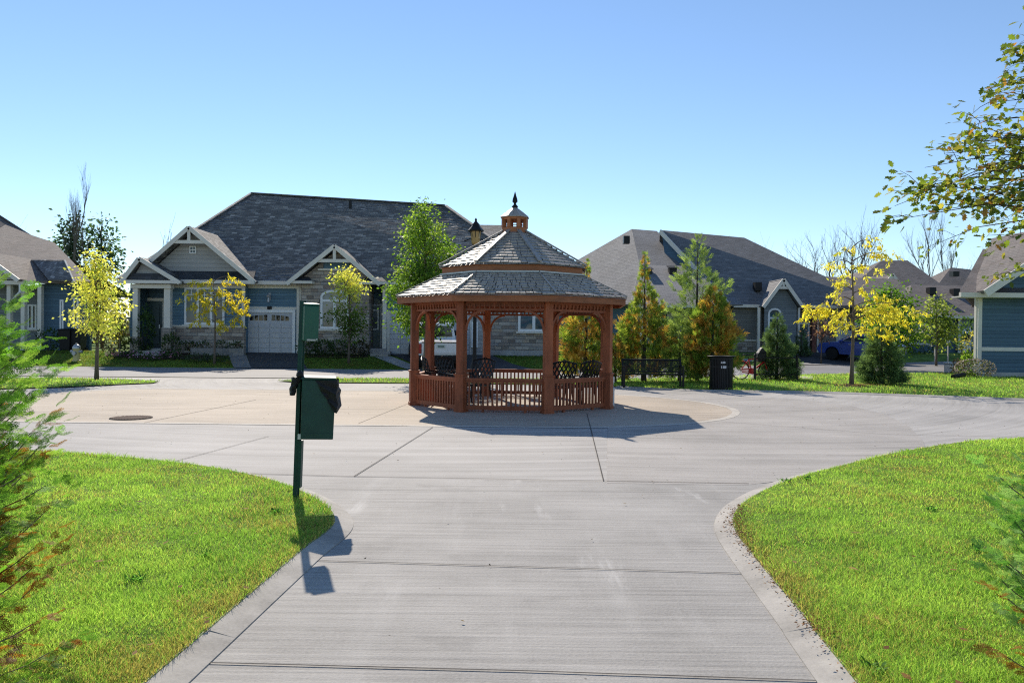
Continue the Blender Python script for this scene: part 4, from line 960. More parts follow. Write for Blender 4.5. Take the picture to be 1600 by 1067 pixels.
# roofs: real courses of shingles on each of the eight faces
def courses(w0, z0, w1, z1, rows, name, lift=.022):
    mb = MB()
    for k in range(8):
        for i in range(rows):
            f0, f1 = i / rows, (i + 1) / rows
            wa, wb = w0 + (w1 - w0) * f0, w0 + (w1 - w0) * f1; za, zb_ = z0 + (z1 - z0) * f0, z0 + (z1 - z0) * f1
            A0, A1 = octv(k, wa, za + lift), octv(k + 1, wa, za + lift); B0, B1 = octv(k, wb, zb_), octv(k + 1, wb, zb_)
            n = max(3, int((A1 - A0).length / .15)); ofs = random.random()
            cuts = sorted([0, 1] + [min(.98, max(.02, (j + ofs + random.uniform(-.2, .2)) / n)) for j in range(n - 1)])
            for j in range(len(cuts) - 1):
                s_, e_ = cuts[j] + .004, cuts[j + 1] - .004; dz = random.uniform(-.005, .008); dd = random.uniform(-.012, .012)
                p0, p1 = A0.lerp(A1, s_), A0.lerp(A1, e_); q0_, q1_ = B0.lerp(B1, s_), B0.lerp(B1, e_)
                sl_ = (q0_ - p0).normalized() * dd
                p0 = p0 + sl_ + Vector((0, 0, dz)); p1 = p1 + sl_ + Vector((0, 0, dz))
                dn_ = Vector((0, 0, -lift * 1.2))
                mb._add([p0, p1, q1_, q0_, p0 + dn_, p1 + dn_], [(0, 1, 2, 3), (4, 5, 1, 0)])
        # deck under the courses
        mb.poly([octv(k, w0, z0 - .03), octv(k + 1, w0, z0 - .03), octv(k + 1, w1, z1 - .03), octv(k, w1, z1 - .03)])
    return mb.build(name, M['cedar_roof'], gaz, recalc=False)
lower = courses(5.04, 2.40, 3.06, 2.91, 8, 'lower_roof')
upper = courses(3.26, 3.09, .50, 3.93, 11, 'upper_roof')
for nm, w_, z0_, z1_, mt in (('lower_fascia', 4.98, 2.245, 2.395, 'red_h'), ('upper_fascia', 3.12, 2.88, 3.085, 'red_h')):
    mb = MB()
    for k in range(8):
        a, b = octv(k, w_, z0_), octv(k + 1, w_, z0_); a2, b2 = octv(k, w_ - .08, z0_), octv(k + 1, w_ - .08, z0_); h = Vector((0, 0, z1_ - z0_))
        mb._add([a, b, b2, a2, a + h, b + h, b2 + h, a2 + h], [(0, 1, 5, 4), (2, 3, 7, 6), (0, 3, 2, 1), (4, 5, 6, 7)])
    mb.build(nm, M[mt], gaz, recalc=False)
mb = MB()                                            # boarded ceiling under the eaves
for k in range(8): mb.poly([octv(k, 4.9, 2.335), octv(k + 1, 4.9, 2.335), octv(k + 1, 3.0, 2.86), octv(k, 3.0, 2.86)]); mb.poly([octv(k, 3.0, 2.86), octv(k + 1, 3.0, 2.86), octv(k + 1, .4, 3.84), octv(k, .4, 3.84)])
mb.build('ceiling_boards', M['red'], gaz, recalc=False)
for k in range(8):
    MB().beam(octv(k, 3.28, 3.13), octv(k, .52, 3.97), .085, .03).build('hip_cap', M['cedar_roof'], upper)
    MB().beam(octv(k, 5.05, 2.43), octv(k, 3.08, 2.935), .03, .02).build('hip_cap', M['cedar_roof'], lower)
mb = MB()
for k in range(8): a, b = octv(k, 3.17, 2.915), octv(k + 1, 3.17, 2.915); mb.beam(a, b, .06, .035)
mb.build('flashing', M['steel'], lower)
# cupola
cu = MB(); n8 = R(22.5)
cu.lathe([(.30, 3.86), (.30, 4.03), (.285, 4.04)], n=8, rot=n8)
for k in range(8):
    v = octv(k, .50); cu.cbox((v.x, v.y, 4.14), (.075, .075, .22), R(22.5 + 45 * k))
cu.lathe([(.285, 4.21), (.30, 4.22), (.31, 4.27)], n=8, rot=n8)
cup_ = cu.build('cupola', M['red_h'], gaz)
lv = MB()
for z in (4.08, 4.14, 4.195):
    for k in range(8): a, b = octv(k, .44, z), octv(k + 1, .44, z); lv.beam(a, b, .03, .012)
lv.build('louvres', M['red'], cup_)
cr = MB(); cr.lathe([(.345, 4.265), (.345, 4.285), (.2, 4.40), (.06, 4.50), (.05, 4.52)], n=8, rot=n8)
cr.build('cupola_roof', M['cedar_roof'], cup_)
fi = MB(); fi.lathe([(.06, 4.50), (.075, 4.53), (.05, 4.56), (.025, 4.59), (.03, 4.61), (.062, 4.645), (.055, 4.70), (.03, 4.78), (.012, 4.85), (.003, 4.88)], n=12)
fi.build('finial', M['black'], cup_, smooth=True)

# ---------------------------------------------------------------- cast metal chairs inside
def make_chair(name):
    root = empty(name, (0, 0, 0))
    # faces +y (front), back towards -y
    s_ = MB(); s_.cbox((0, .02, .43), (.50, .48, .025))
    for i in range(6): s_.beam((-.24, -.2 + i * .085, .447), (.24, -.2 + i * .085, .447), .02, .012)
    s_.build('seat', M['iron'], root)
    bk = MB()
    def bp(u, v): # u -1..1, v 0..1 on the leaning, curved back
        wv = .24 + .045 * v; return Vector((u * wv, -.23 - .16 * v - .05 * (1 - u * u), .44 + .52 * v + .055 * v * (1 - u * u)))
    for u in (-1, 1): bk.tube([bp(u, v / 6) for v in range(7)], .014, 6)
    bk.tube([bp(-1 + i / 6, 1) for i in range(13)], .018, 6); bk.tube([bp(-1 + i / 6, .08) for i in range(13)], .013, 6)
    for q in range(-5, 6):
        for sgn in (1, -1):
            pts = []
            for i in range(13):
                v = .08 + .92 * i / 12; u = q * .36 + sgn * (v - .08) * 1.15 - sgn * .58
                if -1 <= u <= 1: pts.append(bp(u, v))
            if len(pts) > 1:
                for a, b in zip(pts, pts[1:]): bk.beam(a, b, .03, .014, upv=(0, 1, .2))
    bk.tube([bp(0, 1) + Vector((-.06, 0, 0)), bp(0, 1) + Vector((0, 0, .035)), bp(0, 1) + Vector((.06, 0, 0))], .012, 5)
    bk.build('backrest', M['iron'], root)
    for sx in (-1, 1):
        ar = MB(); ar.tube([bp(sx, .5), (sx * .29, -.1, .67), (sx * .31, .1, .66), (sx * .31, .25, .645), (sx * .30, .29, .60), (sx * .28, .27, .57)], [.014, .016, .02, .02, .016, .01], 6)
        ar.tube([(sx * .30, .2, .645), (sx * .27, .2, .53), (sx * .25, .19, .44)], .013, 5); ar.build('armrest', M['iron'], root)
        for y0, y1 in ((.22, .27), (-.20, -.32)):
            lg = MB(); lg.tube([(sx * .23, y0, .43), (sx * .235, y0 + (y1 - y0) * .3, .28), (sx * .25, (y0 + y1) / 2, .12), (sx * .27, y1, .0)], [.02, .017, .014, .018], 6); lg.build('leg', M['iron'], root)
    return root
ch0 = make_chair('garden_chair')
CH = [(744, 17.25, 155, 'black lattice garden chair between the front left gazebo posts'),
      (712, 17.75, -130, 'black lattice garden chair behind the left railing beside the front left gazebo post'),
      (688, 18.05, -95, 'leftmost black lattice garden chair in the gazebo, half behind the left railing'),
      (874, 16.75, 10, 'black lattice garden chair right beside the front right gazebo post'),
      (906, 17.15, 35, 'rightmost black lattice garden chair in the gazebo with a shiny armrest')]
for i, (px_, Y, rz, lb) in enumerate(CH):
    c = ch0 if i == 0 else copy_tree(ch0)
    c.location = (xat(px_, Y, 600), Y, 0.012); c.rotation_euler = (0, 0, R(rz)); tag(c, lb, 'chair', 'lattice chairs in the gazebo')
# small white box fixed beside the right post
v = GC + Matrix.Rotation(GROT, 3, 'Z') @ octv(7, W8 + .3)
ub = empty('outlet_pedestal', (xat(957.5, 17.2, 600), 17.2, .012), 0, 'small white outlet box standing beside the right gazebo post', 'outlet box')
MB().box(-.035, .035, -.05, .05, 0, .36).build('body', M['white'], ub, bevel=.008); MB().box(-.045, .045, -.06, .06, .36, .40).build('cap', M['white'], ub)
MB().box(-.03, .03, -.05, .05, .52, .66).build('sensor_box', M['white'], ub, bevel=.01); MB().box(-.012, .012, -.012, .012, .4, .52).build('stem', M['white'], ub)

# ================================================================ PET WASTE STATION
bs = gp(461, 786)
st = empty('pet_waste_station', (bs.x, bs.y, .03), 0, 'leaning green post with a bag dispenser box and a waste bin holding a black bag', 'waste station')
st.rotation_euler = (R(1.0), R(1.9), 0)
Hs = 1.86
mb = MB(); mb.box(-.018, .018, -.02, -.012, -.05, Hs); mb.box(-.018, -.012, -.012, .03, -.05, Hs); mb.box(.012, .018, -.012, .03, -.05, Hs)
mb.box(-.030, -.018, .022, .03, -.05, Hs); mb.box(.018, .030, .022, .03, -.05, Hs)
po = mb.build('post', M['green_dark'], st)
mb = MB(); mb.box(.02, .05, -.03, .04, .12, .56); mb.build('lower_sleeve', M['green_dark'], po)
Mx = Matrix.Translation((.085, -.015, 1.66)) @ Matrix.Rotation(R(28), 4, 'Z')
mb = MB(); mb.box(-.068, .068, -.06, .06, -.17, .16); mb.xf(Mx); db = mb.build('dispenser_box', M['green'], st, bevel=.012)
mb = MB(); mb.prism([(-.072, -.064, .16), (.072, -.064, .16), (.072, .064, .17), (-.072, .064, .17)], (0, 0, .014)); mb.xf(Mx); mb.build('lid', M['green'], db, bevel=.004)
mb = MB(); mb.box(-.04, .04, -.065, -.059, -.165, -.15); mb.lathe([(.008, -.066), (.008, -.059)], (.05, 0, -.15), 8, 'y'); mb.xf(Mx); mb.build('lock', M['steel'], db)
Mb = Matrix.Translation((.19, -.03, .60)) @ Matrix.Rotation(R(14), 4, 'Z')
mb = MB(); w0, d0, hb = .150, .13, .545
mb._add([(-w0 * .96, -d0 * .96, 0), (w0 * .96, -d0 * .96, 0), (w0 * .96, d0 * .96, 0), (-w0 * .96, d0 * .96, 0), (-w0, -d0, hb), (w0, -d0, hb), (w0, d0, hb), (-w0, d0, hb)], MB.BF)
mb.xf(Mb); bn = mb.build('bin', M['green_dark'], st, bevel=.008)
mb = MB(); mb.box(-w0 - .006, w0 + .006, -d0 - .006, d0 + .006, hb, hb + .022); mb.xf(Mb); mb.build('bin_lid', M['green_dark'], bn, bevel=.006)
mb = MB(); mb.box(-w0 * .9, w0 * .9, -d0 * .96 - .006, -d0 * .95, .04, .055); mb.xf(Mb); mb.build('bin_seam', M['green_dark'], bn)
# crumpled bag hanging over the right corner, and the knot at the post
def crumple(loop_top, loop_bot, nseg, name, amp):
    mb = MB(); n = len(loop_top)
    for j in range(nseg + 1):
        t = j / nseg
        for i in range(n):
            p = Vector(loop_top[i]).lerp(Vector(loop_bot[i]), t); q = amp * math.sin(t * math.pi * .8 + .3)
            p += Vector((math.sin(i * 2.9 + j * 1.7) * q, math.cos(i * 4.1 + j * 2.3) * q, math.sin(i * 3.3 + j) * q * .6)); mb.v.append(tuple(p))
    for j in range(nseg):
        for i in range(n): mb.f.append((j * n + i, j * n + (i + 1) % n, (j + 1) * n + (i + 1) % n, (j + 1) * n + i)); mb.m.append(0)
    mb.f.append(tuple(range(nseg * n, nseg * n + n))); mb.m.append(0)
    mb.xf(Mb); o = mb.build(name, M['bag'], bn, smooth=False); return o
fy = -d0 - .012
top = [(-.035, fy, hb - .004), (.05, fy - .004, hb), (w0 + .01, fy - .006, hb + .002), (w0 + .03, -.02, hb + .004), (w0 + .02, d0, hb), (w0 + .006, d0 * .4, hb - .01), (w0 + .006, -d0 * .6, hb - .01), (.08, -d0 + .002, hb - .01)]
bot = [(.115, fy - .006, hb - .24), (.14, fy - .02, hb - .29), (w0 + .02, fy - .03, hb - .30), (w0 + .058, -.05, hb - .235), (w0 + .045, d0 * .9, hb - .13), (w0 + .012, d0 * .4, hb - .15), (w0 + .008, -d0 * .6, hb - .26), (w0 - .02, -d0 - .004, hb - .27)]
crumple(top, bot, 7, 'waste_bag', .012)
k0 = [(-w0 - .05 + .045 * math.cos(t), -.06 + .05 * math.sin(t), hb + .01 + .012 * math.sin(2 * t)) for t in [i * 2 * math.pi / 8 for i in range(8)]]
k1 = [(-w0 - .085 + .022 * math.cos(t), -.07 + .03 * math.sin(t), hb - .15) for t in [i * 2 * math.pi / 8 for i in range(8)]]
crumple(k0, k1, 5, 'waste_bag', .01)
mb = MB(); mb.lathe([(.02, -.02), (.035, 0), (.03, .03), (.008, .05)], (-w0 - .02, -.08, hb + .03), 8); mb.xf(Mb); mb.build('bag_knot', M['bag'], bn)
MB().box(.012, .05, -.034, -.03, .575, .625).build('tag', M['white'], st)

# ================================================================ BENCH, BIN, LAMP POST
bY = 23.3
bx0, bx1 = xat(973, bY, 600), xat(1066, bY, 600); bz = .03
be = empty('park_bench', ((bx0 + bx1) / 2, bY, bz), R(-2), 'black metal slatted park bench in front of the evergreens', 'bench')
L2 = (bx1 - bx0) / 2
mb = MB()
for i in range(46):
    x = -L2 + .07 + (2 * L2 - .14) * i / 45; mb.beam((x, .20, .46), (x, .30, .80), .024, .008, upv=(0, 1, 0))
mb.beam((-L2 + .03, .20, .46), (L2 - .03, .20, .46), .03, .04); mb.tube([(-L2 + .03, .30, .82), (L2 - .03, .30, .82)], .028, 8)
mb.build('backrest', M['black'], be)
mb = MB()
for i in range(46):
    x = -L2 + .07 + (2 * L2 - .14) * i / 45; mb.beam((x, -.22, .42), (x, .20, .40), .024, .008)
mb.tube([(-L2 + .03, -.23, .41), (L2 - .03, -.23, .41)], .025, 8); mb.build('seat', M['black'], be)
for sx in (-1, 1):
    x = sx * (L2 - .02)
    mb = MB(); mb.box(x - .03, x + .03, -.25, -.19, 0, .62); mb.build('leg', M['black'], be, bevel=.005)
    mb = MB(); mb.box(x - .03, x + .03, .20, .27, 0, .62); mb.beam((x, .235, .6), (x, .32, .84), .055, .05); mb.build('leg', M['black'], be)
    mb = MB(); mb.beam((x, -.27, .645), (x, .28, .645), .07, .03); mb.build('armrest', M['black'], be, bevel=.006)

cY = 22.7
tb = empty('litter_bin', (xat(1126.5, cY, 605), cY, .01), 0, 'black round slatted litter bin with flared rim beside the bench', 'litter bin')
rb_ = .33
mb = MB(); mb.lathe([(.30, .03), (.315, .06), (.315, .93), (.30, .95)], n=28); mb.build('liner', M['black'], tb, smooth=False)
mb = MB()
for i in range(40):
    t = 2 * math.pi * i / 40; c_, s_ = math.cos(t), math.sin(t)
    mb.beam((rb_ * c_, rb_ * s_, .03), (rb_ * c_, rb_ * s_, .96), .032, .008, upv=(c_, s_, 0))
for z in (.06, .94, .70): mb.lathe([(rb_ - .008, z - .02), (rb_ + .008, z - .02), (rb_ + .008, z + .02), (rb_ - .008, z + .02)], n=28)
mb.build('slats', M['black'], tb)
mb = MB(); mb.lathe([(rb_, .955), (rb_ + .02, .965), (rb_ + .085, .995), (rb_ + .09, 1.01), (rb_ + .02, 1.015), (.2, 1.0), (.19, .97)], n=28); mb.build('rim', M['black'], tb, smooth=True)
# pale strokes paint in light showing through illegible cut-out lettering
lt = MB()
def strokes(z, items, h):
    for u, wd, hh in items:
        t = -math.pi / 2 - .32 + u; x, y = (rb_ + .012) * math.cos(t), (rb_ + .012) * math.sin(t)
        lt.cbox((x, y, z + hh * h / 2), (wd, .006, h * hh), t + math.pi / 2)
strokes(.80, [(.09, .05, .6), (.10, .02, 1), (.21, .018, 1), (.245, .03, .55), (.28, .018, 1), (.32, .03, 1), (.37, .018, 1)], .06)
strokes(.655, [(.07, .016, 1), (.11, .02, .9), (.24, .026, 1), (.29, .026, .95), (.335, .02, 1), (.38, .02, 1), (.43, .014, 1), (.46, .014, 1)], .075)
lt.build('lettering', M['garage'], tb)

pY = 24.6
lp = empty('street_lamp', (xat(741, pY, 600), pY, 0.0), 0, 'tall black lamp post with lantern head standing behind the gazebo', 'street lamp')
mb = MB(); mb.lathe([(.17, 0), (.17, .1), (.13, .14), (.12, .6), (.09, .68), (.07, .75), (.06, 1.0), (.05, 3.9), (.055, 4.05), (.08, 4.10), (.06, 4.16)], n=14); mb.build('pole', M['black'], lp, smooth=True)
zt = 5.25; mb = MB()
mb.lathe([(.05, 4.1), (.11, 4.22), (.10, 4.30), (.06, 4.34), (.09, 4.42)], n=10); mb.tube([(-.36, 0, 4.55), (-.2, 0, 4.62), (0, 0, 4.6), (.2, 0, 4.62), (.36, 0, 4.55)], .018, 6); mb.build('bracket', M['black'], lp)
mb = MB(); mb.lathe([(.085, 4.42), (.13, 4.5), (.17, 4.86), (.165, 4.88)], n=8); mb.build('lantern_glass', M['amber'], lp)
mb = MB()
for k in range(8): t = R(45 * k); mb.beam((.09 * math.cos(t), .09 * math.sin(t), 4.42), (.18 * math.cos(t), .18 * math.sin(t), 4.88), .018, .018)
mb.lathe([(.25, 4.86), (.26, 4.9), (.17, 5.0), (.13, 5.05), (.12, 5.1), (.06, 5.16), (.03, 5.2), (.04, 5.24), (.01, 5.30)], n=8); mb.build('lantern_frame', M['black'], lp)

# drain cover, hydrant, downspout end, sign stake, utility box
dv = gp(205, 653.5)
dc = empty('drain_cover', (dv.x, dv.y, .012), 0, 'round rusty drain cover set in the beige paving at left', 'drain cover')
mb = MB(); mb.lathe([(.36, 0), (.36, .004), (.0, .005)], n=28); mb.build('plate', M['bark_dark'], dc)
mb = MB()
for i in range(-6, 7):
    hw = math.sqrt(max(.01, .33 ** 2 - (i * .05) ** 2)); mb.box(i * .05 - .014, i * .05 + .014, -hw, hw, .006, .011)
mb.build('grate', plain('rusty_iron', (.12, .07, .05), .8, .3, .4, 12), dc)
hY = 34.8; hv = Vector((xat(119.5, hY, 560), hY, 0)); hv.z = gz(hv.x, hv.y)
hy = empty('fire_hydrant', hv, 0, 'cream fire hydrant with grey cap on the lawn at left', 'hydrant')
mb = MB(); mb.lathe([(.19, -.05), (.19, .05), (.14, .06), (.14, .52), (.17, .53), (.17, .58)], n=14); mb.build('barrel', M['yellowpaint'], hy, smooth=False)
mb = MB(); mb.lathe([(.17, .58), (.16, .66), (.1, .74), (.04, .76), (.04, .82)], n=14); mb.build('bonnet', M['steel'], hy)
mb = MB(); mb.lathe([(.07, -.26), (.07, .26)], (0, 0, .43), 10, 'x'); mb.lathe([(.09, -.24), (.09, -.1)], (0, 0, .36), 10, 'y'); mb.build('outlets', M['steel'], hy)
ev = gp(1489, 591, .06)
mb = MB(); mb.tube([(0, 0, .06), (.35, .25, .09), (.75, .55, .12)], .085, 12)
pp = mb.build('drain_pipe', M['black']); pp.location = ev; tag(pp, 'short black drain pipe end lying on the grass by the flowering shrub', 'drain pipe')
sY = 46.0; sv = Vector((xat(1481, sY, 560), sY, .0)); sv.z = gz(sv.x, sv.y)
sg = empty('stake_sign', sv, 0, 'thin stake with small pale marker plate across the street at right', 'marker')
MB().box(-.03, .03, -.03, .03, -.1, 1.55).build('stake', M['trim'], sg); MB().box(-.1, .1, -.045, -.031, 1.25, 1.6).build('plate', M['white'], sg)
sg2 = empty('stake_sign', (xat(1460.5, sY, 560), sY, sv.z), 0, 'bare thin stake left of the marker plate across the street', 'marker')
MB().box(-.03, .03, -.03, .03, -.1, 1.0).build('stake', M['trim'], sg2)
uY = 35.5; mb = MB(); mb.box(-.5, .5, -.4, .4, 0, .42); mb.slab([(-.53, -.43, .5), (.53, -.43, .5), (.53, .43, .5), (-.53, .43, .5)], .08)
ux = mb.build('utility_box', M['steel'], bevel=.05); ux.location = (xat(1499, uY, 570), uY, .0); tag(ux, 'low grey green utility box on the grass by the right house corner', 'utility box')
for px_, Y, hh, lb in ((106, 38.2, 1.05, 'dark wheeled garbage bin against the left house wall, nearest the porch'), (122, 38.3, 1.0, 'dark wheeled garbage bin against the left house wall, nearest the yellow tree')):
    gv = Vector((xat(px_, Y, 550), Y, .52)); b_ = empty('wheelie_bin', gv, 0, lb, 'garbage bin', 'garbage bins at the left house')
    mb = MB(); mb._add([(-.24, -.28, .06), (.24, -.28, .06), (.24, .26, .06), (-.24, .26, .06), (-.3, -.36, hh), (.3, -.36, hh), (.3, .36, hh), (-.3, .36, hh)], MB.BF); mb.build('body', M['black'], b_, bevel=.03)
    mb = MB(); mb.slab([(-.32, -.4, hh + .04), (.32, -.4, hh + .04), (.32, .4, hh + .1), (-.32, .4, hh + .1)], .05); mb.build('lid', M['black'], b_, bevel=.015)
    for sx in (-1, 1): mb = MB(); mb.lathe([(.1, -.03), (.1, .03)], (sx * .24, .3, .1), 12, 'x'); mb.build('wheel', M['rubber'], b_)
dk = empty('timber_deck', (xat(172, 44, 540), 44, .5), 0, 'small raised timber deck between the left house and the bungalow', 'deck')
MB().box(-1.6, 1.6, 0, 2.5, .75, .9).build('platform', M['deck'], dk)
mb = MB()
for i in range(15): mb.box(-1.58 + i * .22, -1.52 + i * .22, 0, .05, .9, 1.75)
mb.box(-1.6, 1.6, -.02, .07, 1.75, 1.85); mb.build('railing', M['steel'], dk)
for x in (-1.5, -.5, .5, 1.5): MB().box(x - .07, x + .07, .02, .16, -.1, .75).build('leg', M['deck'], dk)
mb = MB(); mb.beam((-1.5, .09, .1), (-.5, .09, .7), .06, .1); mb.beam((.5, .09, .1), (1.5, .09, .7), .06, .1); mb.build('brace', M['deck'], dk)
# low block wall of the planting bed by the bungalow
rw = MB(); rw.box(xat(300, 36.9), xat(383, 36.9), 36.7, 37.0, .2, .78)
tag(rw.build('retaining_wall', M['paver'], bevel=.02), 'low grey block retaining wall along the bungalow flower bed', 'retaining wall')

# ================================================================ VEHICLES
def wheel(parent, c, r_=.36, wd=.24, axis_rot=0):
    t = MB(); t.lathe([(r_ * .66, -wd / 2), (r_ * .93, -wd / 2), (r_, -wd * .38), (r_, wd * .38), (r_ * .93, wd / 2), (r_ * .66, wd / 2)], c, 24, 'y')
    wo = t.build('wheel', M['rubber'], parent)
    rm = MB()
    for sgn in (-1, 1):
        yy = c[1] + sgn * wd * .40
        for k in range(5):
            a = R(72 * k + 18); rm.beam((c[0], yy, c[2]), (c[0] + math.cos(a) * r_ * .64, yy, c[2] + math.sin(a) * r_ * .64), .03, .09, upv=(-math.sin(a), 0, math.cos(a)))
    rm.lathe([(r_ * .62, -wd * .47), (r_ * .68, -wd * .47), (r_ * .68, wd * .47), (r_ * .62, wd * .47)], c, 24, 'y')
    rm.lathe([(.07, -wd * .46), (.07, wd * .46)], c, 10, 'y'); rm.build('rim', M['alloy'], wo)
def car_body(profile, hw, inset, z_belt, name, mat, parent, arch=(), ra=.42):
    """loft of a side profile (x,z) across the width; arches cut as concave notches in the profile"""
    mb = MB(); n = len(profile); secs = [(-1, .92), (-.97, 1.0), (-.6, 1.0), (.6, 1.0), (.97, 1.0), (1, .92)]
    for s_, k in secs:
        for x, z in profile:
            q = 1 - inset * max(0, z - z_belt); zz = z
            mb.v.append((x, s_ * hw * q, zz))
    for i in range(len(secs) - 1):
        for j in range(n): mb.f.append((i * n + j, i * n + (j + 1) % n, (i + 1) * n + (j + 1) % n, (i + 1) * n + j)); mb.m.append(0)
    mb.f.append(tuple(reversed(range(n)))); mb.m.append(0); mb.f.append(tuple(range((len(secs) - 1) * n, len(secs) * n))); mb.m.append(0)
    return mb.build(name, mat, parent, bevel=.03)
def archpts(cx, r_, z0, n=9):
    return [(cx + r_ * math.cos(t), max(z0, .36 + r_ * math.sin(t))) for t in [math.pi * (1 - k / (n - 1)) for k in range(n)]]
# ---- pickup: local +x is forwards
tk = empty('pickup_truck', (xat(687, 33, 560) - .5, 35.3, .22), R(102), 'white pickup truck parked on the driveway behind the gazebo seen from the rear', 'truck')
tk.rotation_euler = (0, R(-4), R(102))
pf = [(-2.75, .55)] + archpts(-1.75, .48, .5)[0:] + archpts(1.75, .48, .5) + [(2.7, .5), (2.75, .8), (2.65, 1.12), (1.3, 1.2), (-.55, 1.2), (-2.75, 1.2)]
car_body(pf, .98, 0, 9, 'body', M['carwhite'], tk)
cab = [(-.55, 1.19), (1.3, 1.19), (.55, 1.84), (.25, 1.9), (-.3, 1.9), (-.5, 1.86)]
car_body(cab, .93, .22, 1.2, 'cab', M['carwhite'], tk)
mb = MB(); mb.poly([(-.575, -.78, 1.27), (-.575, .78, 1.27), (-.53, .70, 1.76), (-.53, -.70, 1.76)]); mb.build('rear_window', M['carglass'], tk, recalc=False)
for sy in (-1, 1):
    mb = MB()
    for xa, xb, xc, xd in ((-.45, .28, .25, -.42), (.34, 1.12, .55, .31)): mb.prism([(xa, sy * .925, 1.24), (xb, sy * .925, 1.24), (xc, sy * .80, 1.76), (xd, sy * .80, 1.76)], (0, sy * .012, 0))
    mb.build('side_window', M['carglass'], tk)
    MB().box(-2.79, -2.70, min(sy * .82, sy * .97), max(sy * .82, sy * .97), .72, 1.13).build('tail_light', M['lampred'], tk, bevel=.015)
    mr = MB(); mr.box(.95, 1.1, min(sy * .98, sy * 1.18), max(sy * .98, sy * 1.18), 1.22, 1.45); mr.build('mirror', M['black'], tk, bevel=.03)
tg_ = MB(); tg_.box(-2.80, -2.74, -.80, .80, .68, 1.19); tgo = tg_.build('tailgate', M['carwhite'], tk, bevel=.02)
MB().box(-2.812, -2.798, -.60, .60, .76, .80).build('crease', M['carwhite'], tgo); MB().box(-2.815, -2.80, -.82, .82, 1.17, 1.215).build('cap', M['black'], tgo)
mb = MB(); mb.box(-2.822, -2.803, -.17, .17, .95, 1.10); pl_ = mb.build('licence_plate', M['plate'], tgo)
mb = MB()
for i in range(7): mb.box(-2.828, -2.823, -.13 + i * .038, -.108 + i * .038, .985, 1.06)
mb.build('plate_marks', M['green_dark'], pl_)
mb = MB(); mb.box(-2.95, -2.72, -.96, .96, .42, .64); mb.build('bumper', M['black'], tk, bevel=.03)
MB().box(-2.6, 2.6, -.8, .8, .3, .52).build('chassis', M['black'], tk)
for x in (-1.75, 1.75):
    for sy in (-1, 1): wheel(tk, (x, sy * .86, .38), .385, .26)
# ---- blue SUV
sx_, sY_ = xat(1345, 46.5, 555), 46.6
su = empty('parked_suv', (sx_, sY_, gz(sx_, sY_) + .04), R(128), 'dark blue parked car half behind the right spruce and yellow locust trunk', 'car')
su.rotation_euler = (0, R(-3.0), R(135))
pf = [(-2.2, .45)] + archpts(-1.33, .43, .32) + archpts(1.36, .43, .32) + [(2.15, .35), (2.3, .55), (2.27, .82), (2.05, .98), (1.15, 1.1), (-2.1, 1.16), (-2.3, 1.05), (-2.32, .6)]
car_body(pf, .92, .1, .95, 'body', M['carblue'], su)
cab = [(-2.12, 1.13), (1.15, 1.08), (.45, 1.48), (-.05, 1.62), (-1.2, 1.64), (-1.85, 1.58)]
car_body(cab, .86, .32, 1.1, 'roof', M['carblue'], su)
for sy in (-1, 1):
    mb = MB(); mb.prism([(-1.85, sy * .855, 1.2), (.88, sy * .862, 1.16), (.42, sy * .76, 1.44), (-.1, sy * .72, 1.545), (-1.2, sy * .72, 1.55), (-1.65, sy * .75, 1.47)], (0, sy * .012, 0)); gl_ = mb.build('side_window', M['carglass'], su)
    mb = MB(); L_ = [(-1.85, 1.2, .872), (.88, 1.16, .88), (.42, 1.44, .776), (-.1, 1.545, .736), (-1.2, 1.55, .736), (-1.65, 1.47, .766), (-1.85, 1.2, .872)]
    for a, b in zip(L_, L_[1:]): mb.tube([(a[0], sy * a[2], a[1]), (b[0], sy * b[2], b[1])], .014, 5)
    for xm in (-.55,): mb.beam((xm, sy * .87, 1.18), (xm - .1, sy * .735, 1.55), .05, .02)
    mb.build('window_trim', M['alloy'], gl_)
    for xh in (-.75, .3): MB().box(xh - .1, xh + .1, min(sy * .91, sy * .945), max(sy * .91, sy * .945), .98, 1.01).build('door_handle', M['alloy'], su)
    MB().box(.72, .92, min(sy * .9, sy * 1.1), max(sy * .9, sy * 1.1), 1.08, 1.24).build('mirror', M['carblue'], su, bevel=.03)
    MB().box(-2.34, -2.05, min(sy * .72, sy * .925), max(sy * .72, sy * .925), .88, 1.04).build('tail_light', M['lampred'], su, bevel=.02)
    MB().box(1.95, 2.24, min(sy * .62, sy * .9), max(sy * .62, sy * .9), .76, .90).build('headlight', M['glass_pale'], su, bevel=.02)
mb = MB(); mb.poly([(1.12, -.74, 1.13), (1.12, .74, 1.13), (.5, .66, 1.46), (.5, -.66, 1.46)]); mb.xf(Matrix.Translation((.03, 0, .02))); mb.build('windscreen', M['carglass'], su, recalc=False)
for x in (-1.33, 1.36):
    for sy in (-1, 1): wheel(su, (x, sy * .81, .35), .355, .23)

